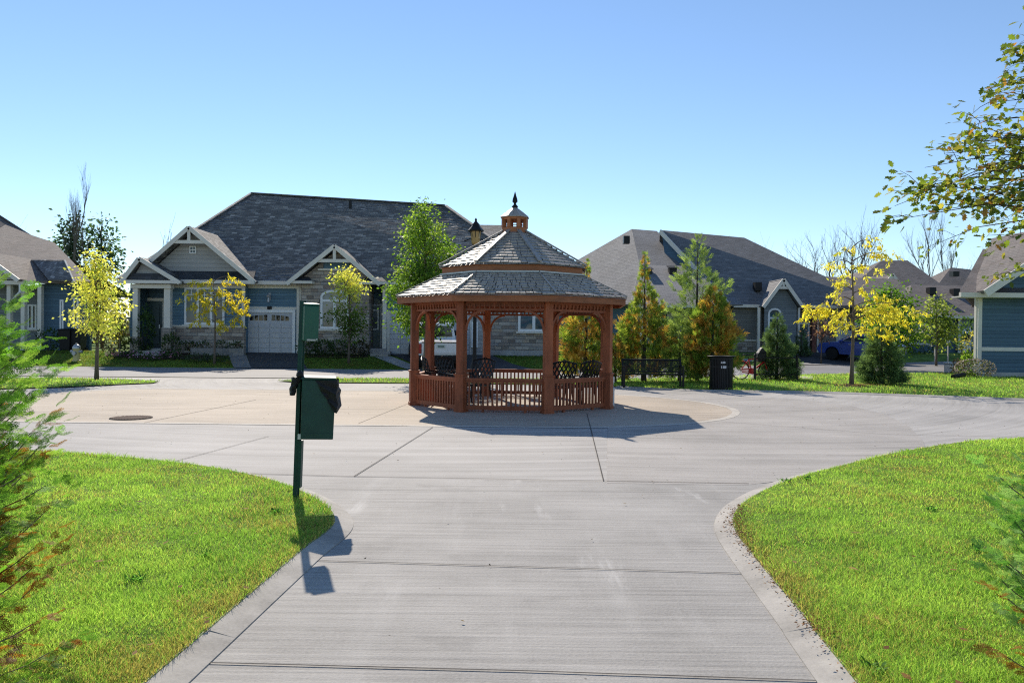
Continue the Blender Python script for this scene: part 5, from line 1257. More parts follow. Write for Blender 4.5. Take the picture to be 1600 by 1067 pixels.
# ---------------------------------------------------------------- bicycle and rack
kY = 28.0
bk_ = empty('bicycle', (xat(1157, kY, 580), kY, .04), R(4), 'red bicycle with black bag parked behind the left spruce', 'bicycle')
WB = 1.0
for x in (0, WB):
    t = MB(); rr_ = .32
    t.tube([(x + rr_ * math.cos(a), 0, .32 + rr_ * math.sin(a)) for a in [2 * math.pi * i / 28 for i in range(29)]], .022, 6); wo = t.build('wheel', M['rubber'], bk_)
    s_ = MB()
    for i in range(16): a = 2 * math.pi * i / 16; s_.tube([(x, (.02 if i % 2 else -.02), .32), (x + .31 * math.cos(a), 0, .32 + .31 * math.sin(a))], .0025, 3)
    s_.lathe([(.03, -.04), (.03, .04)], (x, 0, .32), 8, 'y'); s_.build('spokes', M['steel'], wo)
f = MB(); bb, stp, hd, hd2 = (.42, 0, .30), (.30, 0, .72), (.86, 0, .80), (.89, 0, .66)
for a, b, r_ in ((bb, stp, .024), (stp, hd, .024), (bb, hd2, .028), (hd, hd2, .026), ((0, .05, .32), bb, .011), ((0, -.05, .32), bb, .011), ((0, .05, .32), stp, .01), ((0, -.05, .32), stp, .01), (hd2, (WB, .05, .32), .014), (hd2, (WB, -.05, .32), .014)): f.tube([a, b], r_, 7)
f.build('frame', M['bikered'], bk_)
f = MB(); f.tube([(.30, 0, .72), (.27, 0, .86)], .013, 6); f._add([(.1, -.09, .86), (.1, .09, .86), (.44, .03, .88), (.44, -.03, .88), (.1, -.07, .92), (.1, .07, .92), (.42, .025, .92), (.42, -.025, .92)], MB.BF); f.build('saddle', M['black'], bk_, bevel=.015)
f = MB(); f.tube([hd, (.83, 0, .95)], .014, 6); f.tube([(.70, -.3, .98), (.82, -.2, .97), (.83, 0, .95), (.82, .2, .97), (.70, .3, .98)], .013, 6); f.build('handlebar', M['black'], bk_)
f = MB(); f.lathe([(.11, -.02), (.11, .02)], (.42, -.05, .30), 14, 'y'); f.beam((.04, -.055, .36), (.42, -.055, .39), .02, .05); f.beam((.04, -.055, .27), (.42, -.055, .22), .02, .04); f.beam((.42, -.08, .30), (.52, -.08, .17), .02, .02); f.box(.47, .58, -.16, -.06, .15, .18); f.beam((.42, .08, .30), (.32, .08, .43), .02, .02); f.build('crank', M['bikered'], bk_)
f = MB(); f.tube([(.36 * math.cos(a), 0, .32 + .36 * math.sin(a)) for a in [R(20 + 15 * i) for i in range(11)]], .018, 5); f.build('mudguard', M['bikered'], bk_)
f = MB(); f.prism([(.62, -.13, .62), (.9, -.13, .66), (.94, -.13, .98), (.76, -.13, 1.18), (.6, -.13, .95)], (0, .26, 0)); f.build('pannier_bag', M['bag'], bk_, bevel=.04)
rk = empty('bike_rack', (xat(1180, 27.7, 590), 27.75, .04), 0, 'black steel bike rack posts on a concrete pad behind the left spruce', 'bike rack')
x2 = xat(1246, 27.7, 590) - xat(1180, 27.7, 590)
for x in (0, x2): f = MB(); f.box(x - .035, x + .035, -.035, .035, 0, .86); f.lathe([(.05, .86), (.055, .9), (.02, .95)], (x, 0, 0), 8); f.build('post', M['black'], rk)
f = MB(); f.beam((0, 0, .8), (x2, 0, .8), .04, .04); f.beam((0, 0, .2), (x2, 0, .2), .04, .04)
f.build('rail', M['black'], rk)
# ================================================================ PLANTS
def norm(a): return a / np.maximum(np.linalg.norm(a, axis=-1, keepdims=True), 1e-9)
def frames(d, up):
    x = norm(d); z = norm(up - (up * x).sum(-1, keepdims=True) * x); y = np.cross(z, x)
    return np.stack([x, y, z], -1)
def inst(tv, tf, P, Fm, s, col):
    m, n = len(P), len(tv)
    s = np.asarray(s); s = s[:, None, None] if s.ndim == 1 else s[:, None, :]
    V = np.einsum('mij,mnj->mni', Fm, tv[None] * s) + P[:, None, :]
    Fc = (tf[None] + (np.arange(m) * n)[:, None, None]).reshape(-1, tf.shape[1])
    return V.reshape(-1, 3), Fc, np.repeat(col, n, 0)
def merge(L):
    V, Fc, C = [], [], []; o = 0
    for v, f, c in L: V.append(v); Fc.append(f + o); C.append(c); o += len(v)
    return np.concatenate(V), np.concatenate(Fc), np.concatenate(C)
LEAF = (np.array([(0, 0, 0), (.45, -.33, .06), (1, 0, -.05), (.45, .33, .06)], float), np.array([[0, 1, 2, 3]]))
LONG = (np.array([(0, 0, 0), (.5, -.17, .03), (1, 0, -.08), (.5, .17, .03)], float), np.array([[0, 1, 2, 3]]))
def fan(n, spread, wd, seed=1):
    rr = random.Random(seed); V = []; Fq = []
    for i in range(n):
        a = -spread + 2 * spread * i / (n - 1); L = (1 - .45 * abs(a) / spread) * rr.uniform(.8, 1.1); c, s_ = math.cos(a), math.sin(a); b = len(V); z = rr.uniform(-.1, .12)
        for u, v in ((.05, 0), (.55, -wd), (1, 0), (.55, wd)): V.append((L * (u * c - v * s_), L * (u * s_ + v * c), z * u))
        Fq.append((b, b + 1, b + 2, b + 3))
    return np.array(V), np.array(Fq)
FAN = fan(7, 1.0, .075)
def star():
    V = []; Fq = []; rr = random.Random(3)
    for i in range(11):                                    # a twig with needles
        t = i / 10
        for sd in (-1, 1):
            a = sd * rr.uniform(.6, 1.0); L = .34 * (1.1 - .5 * t); z = rr.uniform(-.16, .16); b = len(V); x0 = t * .85; c, s_ = math.cos(a), math.sin(a)
            for u, v in ((0, 0), (.5, -.11), (1, 0), (.5, .11)): V.append((x0 + L * (u * c - v * s_), L * (u * s_ + v * c), z * u))
            Fq.append((b, b + 1, b + 2, b + 3))
    return np.array(V), np.array(Fq)
STAR = star()
def rcol(pal, n, jit=.25, w_=None):
    pal = np.array(pal, float); c = pal[RNG.choice(len(pal), n, p=w_)]; return c * RNG.uniform(1 - jit, 1 + jit, (n, 1))
def runit(n): return norm(RNG.normal(0, 1, (n, 3)))

def trunk_tree(root, H, r0, lean=(0, 0), bark='bark', limbs=(), top=.95):
    mb = MB(); pts = []; rad = []
    for i in range(9):
        t = i / 8; pts.append((lean[0] * t + .015 * H * math.sin(5 * t + lean[0]) * t, lean[1] * t, H * top * t)); rad.append(r0 * (1.25 if i == 0 else 1) * (1 - .86 * t))
    mb.tube(pts, rad, 8)
    for L in limbs: mb.tube(L[0], L[1], 5)
    return mb.build('trunk', M[bark], root, uv=False, smooth=True)
def spine(H, lean, t): return np.array([lean[0] * t + .015 * H * math.sin(5 * t + lean[0]) * t, lean[1] * t, H * .95 * t])

def broadleaf(name, base, H, r0, z0, prof, nclump, lpc, leaf, pal, label, cat='tree', group=None, sig=.22, lean=(0, 0), colfn=None, bark='bark', tmpl=LEAF, up=.5, jit=.3, weights=None, mat='leaf', shell=.45):
    root = empty(name, base, 0, label, cat, group)
    zs_ = np.array([p[0] for p in prof]); rs = np.array([p[1] for p in prof])
    C = []
    while len(C) < nclump:
        z = random.uniform(0, 1); R_ = np.interp(z, zs_, rs)
        if random.random() > R_ / rs.max(): continue
        a = random.uniform(0, 2 * math.pi); q = R_ * (random.random() ** shell) * random.uniform(.75, 1.12)
        zz = z0 + (H - z0) * z; sp = spine(H, lean, min(1, zz / H)); C.append((sp[0] + q * math.cos(a), sp[1] + q * math.sin(a), zz))
    C = np.array(C); limbs = []
    for c in C[:min(len(C), 60)]:
        rr = math.hypot(c[0], c[1]); zb_ = max(z0 * .8, c[2] - .75 * rr - .1); s0 = spine(H, lean, min(.95, zb_ / H)); m_ = (s0 + c) / 2 + np.array([0, 0, .06 * rr]); limbs.append(([s0, m_, c], [r0 * .28, r0 * .17, r0 * .06]))
    trunk_tree(root, H, r0, lean, bark, limbs)
    n = nclump * lpc; ci = np.repeat(np.arange(nclump), lpc)
    P = C[ci] + RNG.normal(0, 1, (n, 3)) * np.array([sig, sig, sig * .75]) * RNG.uniform(.6, 1.3, (nclump, 1))[ci]
    d = norm(P - C[ci] + RNG.normal(0, .12, (n, 3)) + np.array([0, 0, -.12])); u = norm(np.array([0, 0, up]) + RNG.normal(0, .45, (n, 3)))
    cc = rcol(pal, nclump, .15, weights)[ci] * RNG.uniform(1 - jit, 1 + jit, (n, 1))
    if colfn is not None: cc = colfn(P, cc)
    V, Fc, c = inst(tmpl[0], tmpl[1], P, frames(d, u), leaf * RNG.uniform(.6, 1.25, n), cc)
    np_mesh('crown', V, Fc, M[mat], root, c)
    return root

def conifer(name, base, H, rad, n, size, pal, label, cat='tree', group=None, upward=.7, z0=.05, tmpl=FAN, prof=None, colfn=None, bark='bark_dark', jit=.3, weights=None, patch=None, mat='needle', droop=0.0, clump=0.0, lump=(.34, .12)):
    root = empty(name, base, 0, label, cat, group)
    z = RNG.uniform(0, 1, n * 3); f = (1 - z) ** .8 if prof is None else np.interp(z, [p[0] for p in prof], [p[1] for p in prof])
    k = RNG.uniform(0, 1, len(z)) < f / f.max() + .04; z, f = z[k][:n], f[k][:n]; n = len(z)
    a = RNG.uniform(0, 2 * np.pi, n)
    lump = .78 + lump[0] * np.sin(a * 3 + z * 23 + H) * np.sin(z * 41 + a * 2) + lump[1] * np.sin(a * 7 - z * 60)
    q = f * rad * RNG.uniform(.15, 1, n) ** .45 * lump
    P = np.stack([q * np.cos(a), q * np.sin(a), (z0 + (1 - z0) * z) * H], 1)
    d = np.stack([np.cos(a), np.sin(a), np.full(n, upward)], 1) + RNG.normal(0, .35, (n, 3)); d[:, 2] += 1.2 * z ** 3 - droop
    u = np.stack([-np.sin(a), np.cos(a), np.zeros(n)], 1) * RNG.choice([-1, 1], (n, 1)) + RNG.normal(0, .6, (n, 3)) + np.array([0, 0, .4])
    cc = rcol(pal, n, jit, weights)
    if patch is not None:                                   # autumn-browned patches on the inner foliage
        pv = .5 + .5 * np.sin(a * 2.3 + z * 9 + H * 3) * np.cos(z * 17 - a + H); inn = RNG.uniform(0, 1, n) < np.clip(pv * 1.5 - .25 + patch[1], 0, 1)
        cc = np.where(inn[:, None], rcol(patch[0], n, .3), cc)
    if colfn is not None: cc = colfn(P, cc)
    V, Fc, c = inst(tmpl[0], tmpl[1], P, frames(d, u), size * RNG.uniform(.6, 1.2, n) * (.6 + .5 * f / f.max()), cc)
    np_mesh('crown', V, Fc, M[mat], root, c)
    MB().tube([(0, 0, -.05), (0, 0, H * .5), (0, 0, H * .97)], [.05 + H * .012, .03 + H * .004, .006], 7).build('trunk', M[bark], root, uv=False)
    return root

def layered(name, base, H, r0, limbs, pal, label, leaf=.13, dens=90, group=None, lean=(0, 0), sigz=.09, weights=None, hang=.8, sig=.13):
    """locust: limbs with weeping leaflets; limbs = (z, azimuth, length, rise)"""
    root = empty(name, base, 0, label, 'tree', group); LB = []; P = []; D = []
    for z, az, L, rise in limbs:
        s0 = spine(H, lean, min(.95, z / H)); dv = np.array([math.cos(az), math.sin(az), 0]); pts = []
        for i in range(7):
            t = i / 6; side = np.array([-dv[1], dv[0], 0]) * L * .10 * math.sin(3.1 * t + az * 3); pts.append(s0 + dv * L * t + side + np.array([0, 0, rise * math.sin(math.pi * .62 * t) - .22 * L * t ** 3]))
        LB.append((pts, [r0 * .33 * (1 - .85 * i / 6) for i in range(7)]))
        for _ in range(max(4, int(L * 9))):
            t = .18 + .86 * random.random() ** .8; i = min(5, int(t * 6)); c = pts[i] + (pts[i + 1] - pts[i]) * (t * 6 - i); c = c + RNG.normal(0, 1, 3) * np.array([sig, sig * 1.5, sigz])
            m = int(dens / 9); dr = norm(dv + RNG.normal(0, .6, 3) + np.array([0, 0, -hang]))
            for k in range(m):
                P.append(c + dr * .30 * k / m + RNG.normal(0, .025, 3)); D.append(dr * .6 + RNG.normal(0, .55, 3) + np.array([0, 0, -.45]))
    P, D = np.array(P), np.array(D); n = len(P); u = norm(RNG.normal(0, .6, (n, 3)) + np.array([0, 0, .7]))
    trunk_tree(root, H, r0, lean, 'bark', LB)
    V, Fc, c = inst(LONG[0], LONG[1], P, frames(D, u), leaf * RNG.uniform(.6, 1.2, n), rcol(pal, n, .3, weights))
    np_mesh('crown', V, Fc, M['leaf'], root, c)
    return root

def bare(name, base, H, label, seed, spread=.45, depth=4, r0=.08, group=None, nb=3, upw=.35):
    root = empty(name, base, 0, label, 'tree', group); rr = random.Random(seed); mb = MB()
    def rec(p, d, L, r_, k):
        pts = [p]; q = Vector(p); dd = Vector(d)
        for i in range(3):
            dd = (dd + Vector((rr.gauss(0, .12), rr.gauss(0, .12), upw * .25))).normalized(); q = q + dd * L / 3; pts.append(q.copy())
        mb.tube(pts, [r_, r_ * .85, r_ * .7, r_ * .55], 4, caps=False)
        if k == 0: return
        for i in range(nb + (1 if k > 2 else 0)):
            t = rr.uniform(.35, 1); j = min(2, int(t * 3)); s_ = pts[j].lerp(pts[j + 1], t * 3 - j)
            nd = (dd + Vector((rr.gauss(0, spread), rr.gauss(0, spread), upw))).normalized(); rec(s_, nd, L * rr.uniform(.5, .75), r_ * .5, k - 1)
    rec(Vector((0, 0, -.2)), Vector((0, 0, 1)), H * .55, r0 * .72, depth)
    mb.build('branches', M['bark_grey'], root, uv=False, recalc=False)
    return root

def ground_pt(px, Y): x = xat(px, Y, 560); return Vector((x, Y, gz(x, Y)))
YEL = [(.72, .62, .15), (.62, .57, .14), (.78, .68, .2), (.46, .50, .12)]
# ---- street and garden trees
g_ = 'young street trees with autumn leaves'
broadleaf('maple_tree', ground_pt(151, 24.2), 4.05, .065, 1.35, [(0, .35), (.14, .72), (.3, .84), (.5, .76), (.68, .52), (.78, .36), (.9, .30), (1, .12)], 95, 32, .10, YEL, 'bright yellow round-crowned young tree on the left grass verge', group=g_, sig=.16)
def yg_(P, c):
    t = np.clip((P[:, 2:3] - 2.3) / 1.1 + RNG.normal(0, .2, (len(P), 1)), 0, 1); return c * t + np.array([.085, .14, .025]) * RNG.uniform(.6, 1.5, (len(P), 1)) * (1 - t)
broadleaf('maple_tree', ground_pt(545, 34.8), 4.5, .06, 1.2, [(0, .35), (.15, .8), (.4, .9), (.6, .75), (.8, .55), (1, .2)], 70, 36, .13, YEL, 'slim young tree, yellow on top and green below, before the stone gable', group=g_, sig=.2, colfn=yg_)
LG = [(.12, .2, .03), (.18, .27, .04), (.075, .14, .022), (.3, .37, .07)]
broadleaf('maple_tree', ground_pt(665, 24.9), 5.75, .10, 1.5, [(0, .5), (.1, 1.0), (.3, 1.25), (.5, 1.3), (.68, 1.0), (.85, .62), (1, .15)], 105, 120, .105, LG, 'tall leafy green tree left behind the gazebo', sig=.19, jit=.4)
broadleaf('maple_tree', ground_pt(1392, 38.5), 4.2, .09, 1.0, [(0, .7), (.3, 1.3), (.6, 1.25), (.85, .8), (1, .3)], 70, 60, .15, [(.12, .22, .025), (.16, .27, .03), (.09, .17, .02)], 'bright green bushy tree right behind the yellow locust', sig=.27)
broadleaf('maple_tree', ground_pt(1463, 44.5), 3.95, .06, 1.3, [(0, .5), (.3, .95), (.6, .9), (1, .6)], 36, 42, .19, [(.22, .27, .06), (.30, .33, .09), (.15, .2, .04)], 'small pale green tree across the street before the far right houses', sig=.24)
broadleaf('plum_tree', ground_pt(1283, 45.2), 3.0, .05, 1.3, [(0, .4), (.4, .8), (.8, .6), (1, .3)], 26, 20, .13, [(.16, .07, .07), (.22, .13, .11), (.10, .06, .06)], 'thin purple-leaved sapling left of the blue car', sig=.22)
broadleaf('maple_tree', ground_pt(187, 36.0), 1.75, .03, .8, [(0, .3), (.5, .55), (1, .25)], 16, 34, .12, [(.33, .27, .05), (.2, .2, .04)], 'tiny yellow-green sapling in the bungalow flower bed', sig=.14)
LYE = [(.78, .60, .07), (.68, .52, .06), (.80, .66, .13), (.52, .50, .09)]
lim = []
for z, az, L, rise in [(4.75, .1, .75, .35), (4.55, 3.4, .45, .2), (4.3, -.3, 1.15, .38), (4.2, 2.8, .5, .2), (3.95, .5, 1.0, .3), (3.9, -2.6, .55, .2), (3.35, -2.9, .62, .2), (3.2, .15, .95, .22), (2.95, 2.3, .6, .2),
                       (2.75, .0, 1.35, .3), (2.6, -.4, 1.75, .38), (2.45, .5, 1.8, .35), (2.3, .1, 2.05, .42), (2.25, -.8, 1.2, .3), (2.4, 3.25, 1.65, .42), (2.3, 2.9, 1.45, .4), (2.3, -2.6, 1.1, .3), (2.1, 3.9, .8, .25), (1.9, .9, 1.2, .2), (3.6, 1.6, .8, .2), (2.6, -1.5, .9, .2), (2.0, 3.0, .6, .12), (1.85, -.2, 1.3, .15)]: lim.append((z, az, L, rise))
layered('locust_tree', ground_pt(1331, 25.1), 5.0, .07, lim, LYE, 'golden yellow locust tree with layered drooping branches before the blue car', leaf=.135, dens=175, lean=(.02, 0))
lim = [(3.9, .2, .8, .3), (3.75, 3.3, .9, .25), (3.3, -.3, 1.1, .3), (3.2, 2.9, 1.25, .3), (2.9, .1, 1.4, .3), (2.8, 3.4, .9, .2), (2.5, -.2, 1.25, .3), (2.45, 2.7, .8, .2), (2.1, .3, 1.0, .2), (2.0, 3.2, .7, .2), (1.7, -.4, .9, .2), (2.7, -1.4, .8, .2), (3.4, 1.5, .8, .2)]
layered('locust_tree', ground_pt(335, 34.3), 4.2, .055, lim, [(.78, .58, .05), (.68, .54, .06), (.40, .36, .07), (.82, .64, .09)], 'small yellow locust sapling in front of the bungalow window', leaf=.17, dens=170, weights=[.35, .3, .15, .2])
# ---- evergreens behind the bench
GR = [(.17, .25, .045), (.25, .32, .055), (.12, .17, .035), (.34, .37, .08)]
OR = [(.55, .30, .06), (.46, .23, .05), (.60, .38, .10), (.36, .2, .06)]
gc = 'browning cedars behind the gazebo and bench'
CP = [(0, .78), (.15, 1), (.4, .9), (.6, .55), (.72, .24), (.9, .14), (1, .03)]
conifer('cedar_tree', ground_pt(915, 26.4), 4.15, .98, 2100, .25, GR, 'orange-brown cedar behind the right gazebo bay with a thin green tip', group=gc, prof=CP, patch=(OR, -.06))
conifer('cedar_tree', ground_pt(1006, 26.2), 4.45, .95, 2100, .25, GR, 'tall pointed orange and green cedar directly behind the park bench', group=gc, prof=CP, patch=(OR, -.22))
conifer('cedar_tree', ground_pt(1113, 25.8), 3.2, .92, 2200, .26, GR, 'broad orange-brown cedar just left of the litter bin', group=gc, prof=[(0, .7), (.2, 1), (.5, .95), (.8, .55), (1, .15)], patch=(OR, -.06))
conifer('cedar_shrub', ground_pt(961, 25.7), 1.6, .55, 700, .22, GR, 'low rusty cedar shrub between the gazebo and the bench', 'shrub', prof=[(0, .8), (.4, 1), (.8, .6), (1, .2)], patch=(OR, -.06))
PG = [(.19, .26, .08), (.26, .33, .09), (.11, .16, .05), (.33, .39, .14)]
root = conifer('pine_tree', ground_pt(1088, 27.2), 5.15, 1.3, 1250, .30, PG, 'tall pale green pine with open tiers rising behind the bench and cedars', tmpl=STAR, upward=.4, lump=(.5, .2), prof=[(0, .85), (.1, .95), (.22, .8), (.3, .45), (.36, .85), (.46, .95), (.52, .5), (.58, .7), (.68, .8), (.75, .42), (.84, .42), (.93, .2), (1, .05)])
conifer('pine_tree', ground_pt(1062, 26.6), 2.1, .85, 900, .3, PG, 'short pale bushy pine between the bench cedar and the orange cedar', tmpl=STAR, upward=.5, prof=[(0, .7), (.4, 1), (.8, .8), (1, .4)])
SG = [(.09, .14, .07), (.13, .19, .09), (.18, .25, .12), (.06, .095, .045)]
SP = [(0, .82), (.06, 1), (.2, .92), (.45, .68), (.7, .4), (.9, .15), (1, .03)]
conifer('spruce_tree', ground_pt(1214, 28.4), 2.45, .78, 1500, .30, SG, 'young blue-green spruce hiding the red bicycle', tmpl=STAR, upward=.15, prof=SP, z0=.03, group='young spruces on the right lawn')
conifer('spruce_tree', ground_pt(1377, 26.2), 2.2, .77, 1500, .29, SG, 'dark conical young spruce in front of the blue car', tmpl=STAR, upward=.05, prof=SP, z0=.04, group='young spruces on the right lawn')
conifer('spruce_tree', ground_pt(1252, 48.5), 1.75, .5, 350, .3, SG, 'small dark conical evergreen by the grey house front door', tmpl=STAR, upward=.2, prof=SP, z0=.02)
# mulch ring and leaf spill under the locust
mv = ground_pt(1331, 25.0); mb = MB(); mb.lathe([(.62, .03), (.45, .05), (.1, .09)], n=14)
mo = mb.build('mulch_ring', M['mulch']); mo.location = mv; tag(mo, kind='stuff')
a_ = RNG.uniform(0, 6.28, 700); q_ = RNG.exponential(.55, 700); Pm = np.stack([mv.x + .2 + q_ * np.cos(a_), mv.y + q_ * np.sin(a_) * .8], 1)
litter('fallen_locust_leaves', Pm[Pm[:, 1] > 23.2], .075, .035, [(.35, .2, .06), (.5, .35, .08), (.2, .11, .05)], M['litter'])
# ---- garden shrubs and flowers
def shrub(name, px, Y, w_, h, pal, label, n=260, leaf=.11, flowers=None, group=None, dz=0.0, nf=0):
    b_ = ground_pt(px, Y); b_.z += dz; root = empty(name, b_, 0, label, 'shrub' if not flowers else 'flowers', group)
    P = runit(n) * RNG.uniform(.35, 1, (n, 1)) ** .5 * np.array([w_ / 2, w_ / 2 * .8, h * .55]) * RNG.uniform(.85, 1.1, (n, 1)) + np.array([0, 0, h * .5]); P[:, 2] = np.maximum(P[:, 2], .02)
    d = P - np.array([0, 0, h * .3]) + RNG.normal(0, .2, (n, 3)); u = norm(RNG.normal(0, .6, (n, 3)) + np.array([0, 0, .6]))
    V, Fc, c = inst(LEAF[0], LEAF[1], P, frames(d, u), leaf * RNG.uniform(.6, 1.2, n), rcol(pal, n, .3)); np_mesh('foliage', V, Fc, M['leaf'], root, c)
    mb = MB()
    for k in range(5): a = k * 1.3; mb.tube([(0, 0, -.03), (w_ * .2 * math.cos(a), w_ * .2 * math.sin(a), h * .7)], [.012, .004], 4)
    mb.build('stem', M['bark_dark'], root, uv=False)
    if flowers:
        m = nf or n // 2; Q = runit(m) * np.array([w_ / 2, w_ / 2 * .8, h * .5]) * 1.03 + np.array([0, 0, h * .55]); Q = Q[Q[:, 2] > h * .3]; m = len(Q)
        V, Fc, c = inst(LEAF[0] - np.array([.5, 0, 0]), LEAF[1], Q, frames(runit(m), Q - np.array([0, 0, h * .3])), leaf * .7 * RNG.uniform(.6, 1.2, m), rcol(flowers, m, .2)); np_mesh('blossom', V, Fc, M['litter'], root, c)
    return root
DG = [(.055, .10, .035), (.08, .13, .045), (.04, .075, .03)]
shrub('evergreen_shrub', 226, 37.0, 1.0, 2.2, DG, 'tall dark shrub beside the bungalow porch step', 600, .14)
shrub('evergreen_shrub', 266, 36.3, .95, 1.05, DG, 'round dark shrub at the right porch column of the bungalow', 420, .11)
shrub('evergreen_shrub', 203, 36.6, 1.0, .8, DG, 'low dark spreading shrub left of the bungalow porch', 350, .12)
shrub('evergreen_shrub', 172, 37.2, .9, 1.1, [(.06, .06, .04), (.09, .075, .05), (.05, .06, .03)], 'brownish shrub at the far left end of the bungalow flower bed', 320, .12)
fp = [(.6, .24, .46), (.68, .34, .55), (.52, .18, .42)]
for i, (px_, Y, lb) in enumerate([(180, 35.6, 'pink flower clump at the left end of the bungalow bed'), (214, 35.1, 'large pink flower clump below the bungalow porch step'), (240, 35.0, 'bright pink flower clump right of the porch step'), (268, 35.3, 'small pink flower clump under the round dark shrub')]):
    shrub('flower_clump', px_, Y, .85, .42, DG, lb, 150, .1, fp, 'flowers in the bungalow bed')
for i, (px_, lb) in enumerate([(294, 'leftmost white flower clump along the bungalow stone wall'), (318, 'second white flower clump along the bungalow stone wall'), (345, 'third white flower clump along the bungalow stone wall'), (368, 'rightmost white flower clump along the bungalow stone wall')]):
    shrub('flower_clump', px_, 37.15, .7, .45, DG, lb, 120, .1, [(.6, .6, .55), (.55, .5, .5)], 'flowers in the bungalow bed', .2, 40)
for px_, lb in ((308, 'low ground-cover plant with dusky foliage left in the front bed'), (338, 'low ground-cover plant with orange flower in the front bed')):
    shrub('ground_cover_plant', px_, 34.9, 1.3, .38, [(.06, .085, .06), (.05, .08, .03), (.09, .10, .09)], lb, 260, .1)
for px_, w_, lb in ((482, 1.1, 'dark low yew left under the arched window'), (505, 1.0, 'dark low yew below the arched window'), (530, 1.1, 'dark low yew right under the arched window'), (562, 1.0, 'reddish low shrub beside the grey front door steps')):
    shrub('evergreen_shrub', px_, 37.0, w_, .75, DG if px_ < 550 else [(.08, .06, .04), (.05, .06, .03)], lb, 300, .12)
shrub('flowering_shrub', 1524, 31.2, 1.5, .75, [(.08, .09, .05), (.12, .10, .07)], 'pale pink flowering shrub at the slate blue house corner', 520, .09, [(.58, .44, .42), (.66, .55, .52), (.48, .34, .33)], None, 0, 750)
shrub('evergreen_shrub', 1497, 31.9, .55, .75, [(.045, .04, .035), (.06, .05, .05)], 'dark plum shrub left of the pink flowering shrub', 200, .1)
shrub('ornamental_grass_clump', 1513, 32.6, .8, 1.0, [(.13, .2, .03), (.18, .25, .05)], 'bright green leafy clump behind the pink flowering shrub', 260, .16)
shrub('yellow_shrub', 1524, 34.5, 1.5, 1.0, [(.42, .33, .08), (.33, .30, .08), (.5, .4, .12)], 'yellow-leaved shrub left of the white corner board', 240, .14, dz=.85)
shrub('evergreen_shrub', 1518, 50.0, 2.2, 2.3, DG, 'big dark shrub before the far white door', 500, .2)
shrub('evergreen_shrub', 1445, 52.0, 3.5, 1.2, DG, 'long dark hedge shrub below the far right house windows', 500, .2)
shrub('evergreen_shrub', 75, 38.2, 1.2, 1.1, DG, 'dark shrub by the porch of the left house', 260, .14)

# ---- far trees
gb_ = 'bare trees beyond the houses'
PO = [(.06, .10, .06), (.08, .13, .07), (.045, .075, .05)]
broadleaf('poplar_tree', Vector((xat(116, 62), 62, .5)), 10.4, .16, 3, [(0, .8), (.5, 1.25), (.8, .9), (1, .3)], 40, 46, .32, PO, 'dark green poplar left of the bare stem behind the left house', group='poplars behind the left house', sig=.45, bark='bark_dark')
broadleaf('poplar_tree', Vector((xat(160, 63), 63, .5)), 10.2, .16, 3, [(0, .8), (.5, 1.25), (.8, .9), (1, .3)], 40, 46, .32, PO, 'dark green poplar right of the bare stem above the yellow tree', group='poplars behind the left house', sig=.45, bark='bark_dark')
def bt(px, py, Y, label, seed, **kw): b_ = Vector((xat(px, Y, 520), Y, .5)); return bare('bare_tree', b_, zat(px, py, Y) - .5, label, seed, group=gb_, **kw)
bt(138, 308, 61, 'tall slender bare stem between two dark poplars', 5, spread=.14, nb=4, r0=.12, upw=.9)
bt(262, 335, 66, 'bare forked tree above the small bungalow gable', 11, spread=.25, nb=2, depth=3, r0=.13, upw=.6)
bt(1266, 372, 76, 'bushy bare tree leftmost in the clump behind the grey bungalow', 21, spread=.5, r0=.14)
bt(1288, 345, 78, 'tall bare tree second from left in the clump behind the grey bungalow', 22, spread=.42, r0=.17)
bt(1309, 336, 80, 'tallest bare tree in the clump behind the grey bungalow', 23, spread=.4, r0=.2)
bt(1330, 362, 82, 'bare tree rightmost in the clump beside the yellow locust top', 24, spread=.4, r0=.15)
bt(1196, 365, 90, 'small bare tree poking above the grey bungalow roof slope', 31, spread=.35, depth=3)
bt(1168, 350, 95, 'thin bare tip above the grey bungalow ridge end', 32, spread=.2, depth=2, nb=2, upw=.7)
bt(1222, 378, 95, 'faint bare tree right on the grey bungalow roof slope', 33, spread=.4, depth=3)
bt(1460, 356, 95, 'tall bare leaning tree above the far brown roofs', 41, spread=.3, r0=.2)
bt(1484, 352, 98, 'tall bare upright tree above the far brown roofs', 42, spread=.28, r0=.2)
for i, (px_, py_) in enumerate(((1428, 398), (1445, 402), (1512, 405), (1415, 402), (1400, 408))):
    bt(px_, py_, 110, ['low bare bushy tree behind the far brown hip roof', 'low bare tree just left of the leaning tall bare tree', 'low bare tree between the far brown roof and the slate blue house', 'low bare thicket tree nearest the brown hip roof peak', 'low bare thicket tree above the brown hip roof right slope'][i], 50 + i, spread=.55, nb=4)
bt(28, 340, 70, 'wispy bare tree behind the left house roof', 61, spread=.4, depth=3)
n = 9000; xx = RNG.uniform(-120, 120, n); P = np.stack([xx, RNG.uniform(115, 150, n), RNG.uniform(0, 1, n) ** 1.2 * (5.5 + 2.5 * np.sin(xx * .17) + 1.5 * np.sin(xx * .53))], 1)
V, Fc, c = inst(LEAF[0], LEAF[1], P, frames(runit(n), runit(n)), RNG.uniform(.6, 1.6, n), rcol([(.07, .075, .05), (.10, .085, .06), (.05, .065, .035), (.16, .12, .05)], n))
tag(np_mesh('distant_woodland', V, Fc, M['leaf'], None, c), kind='stuff')

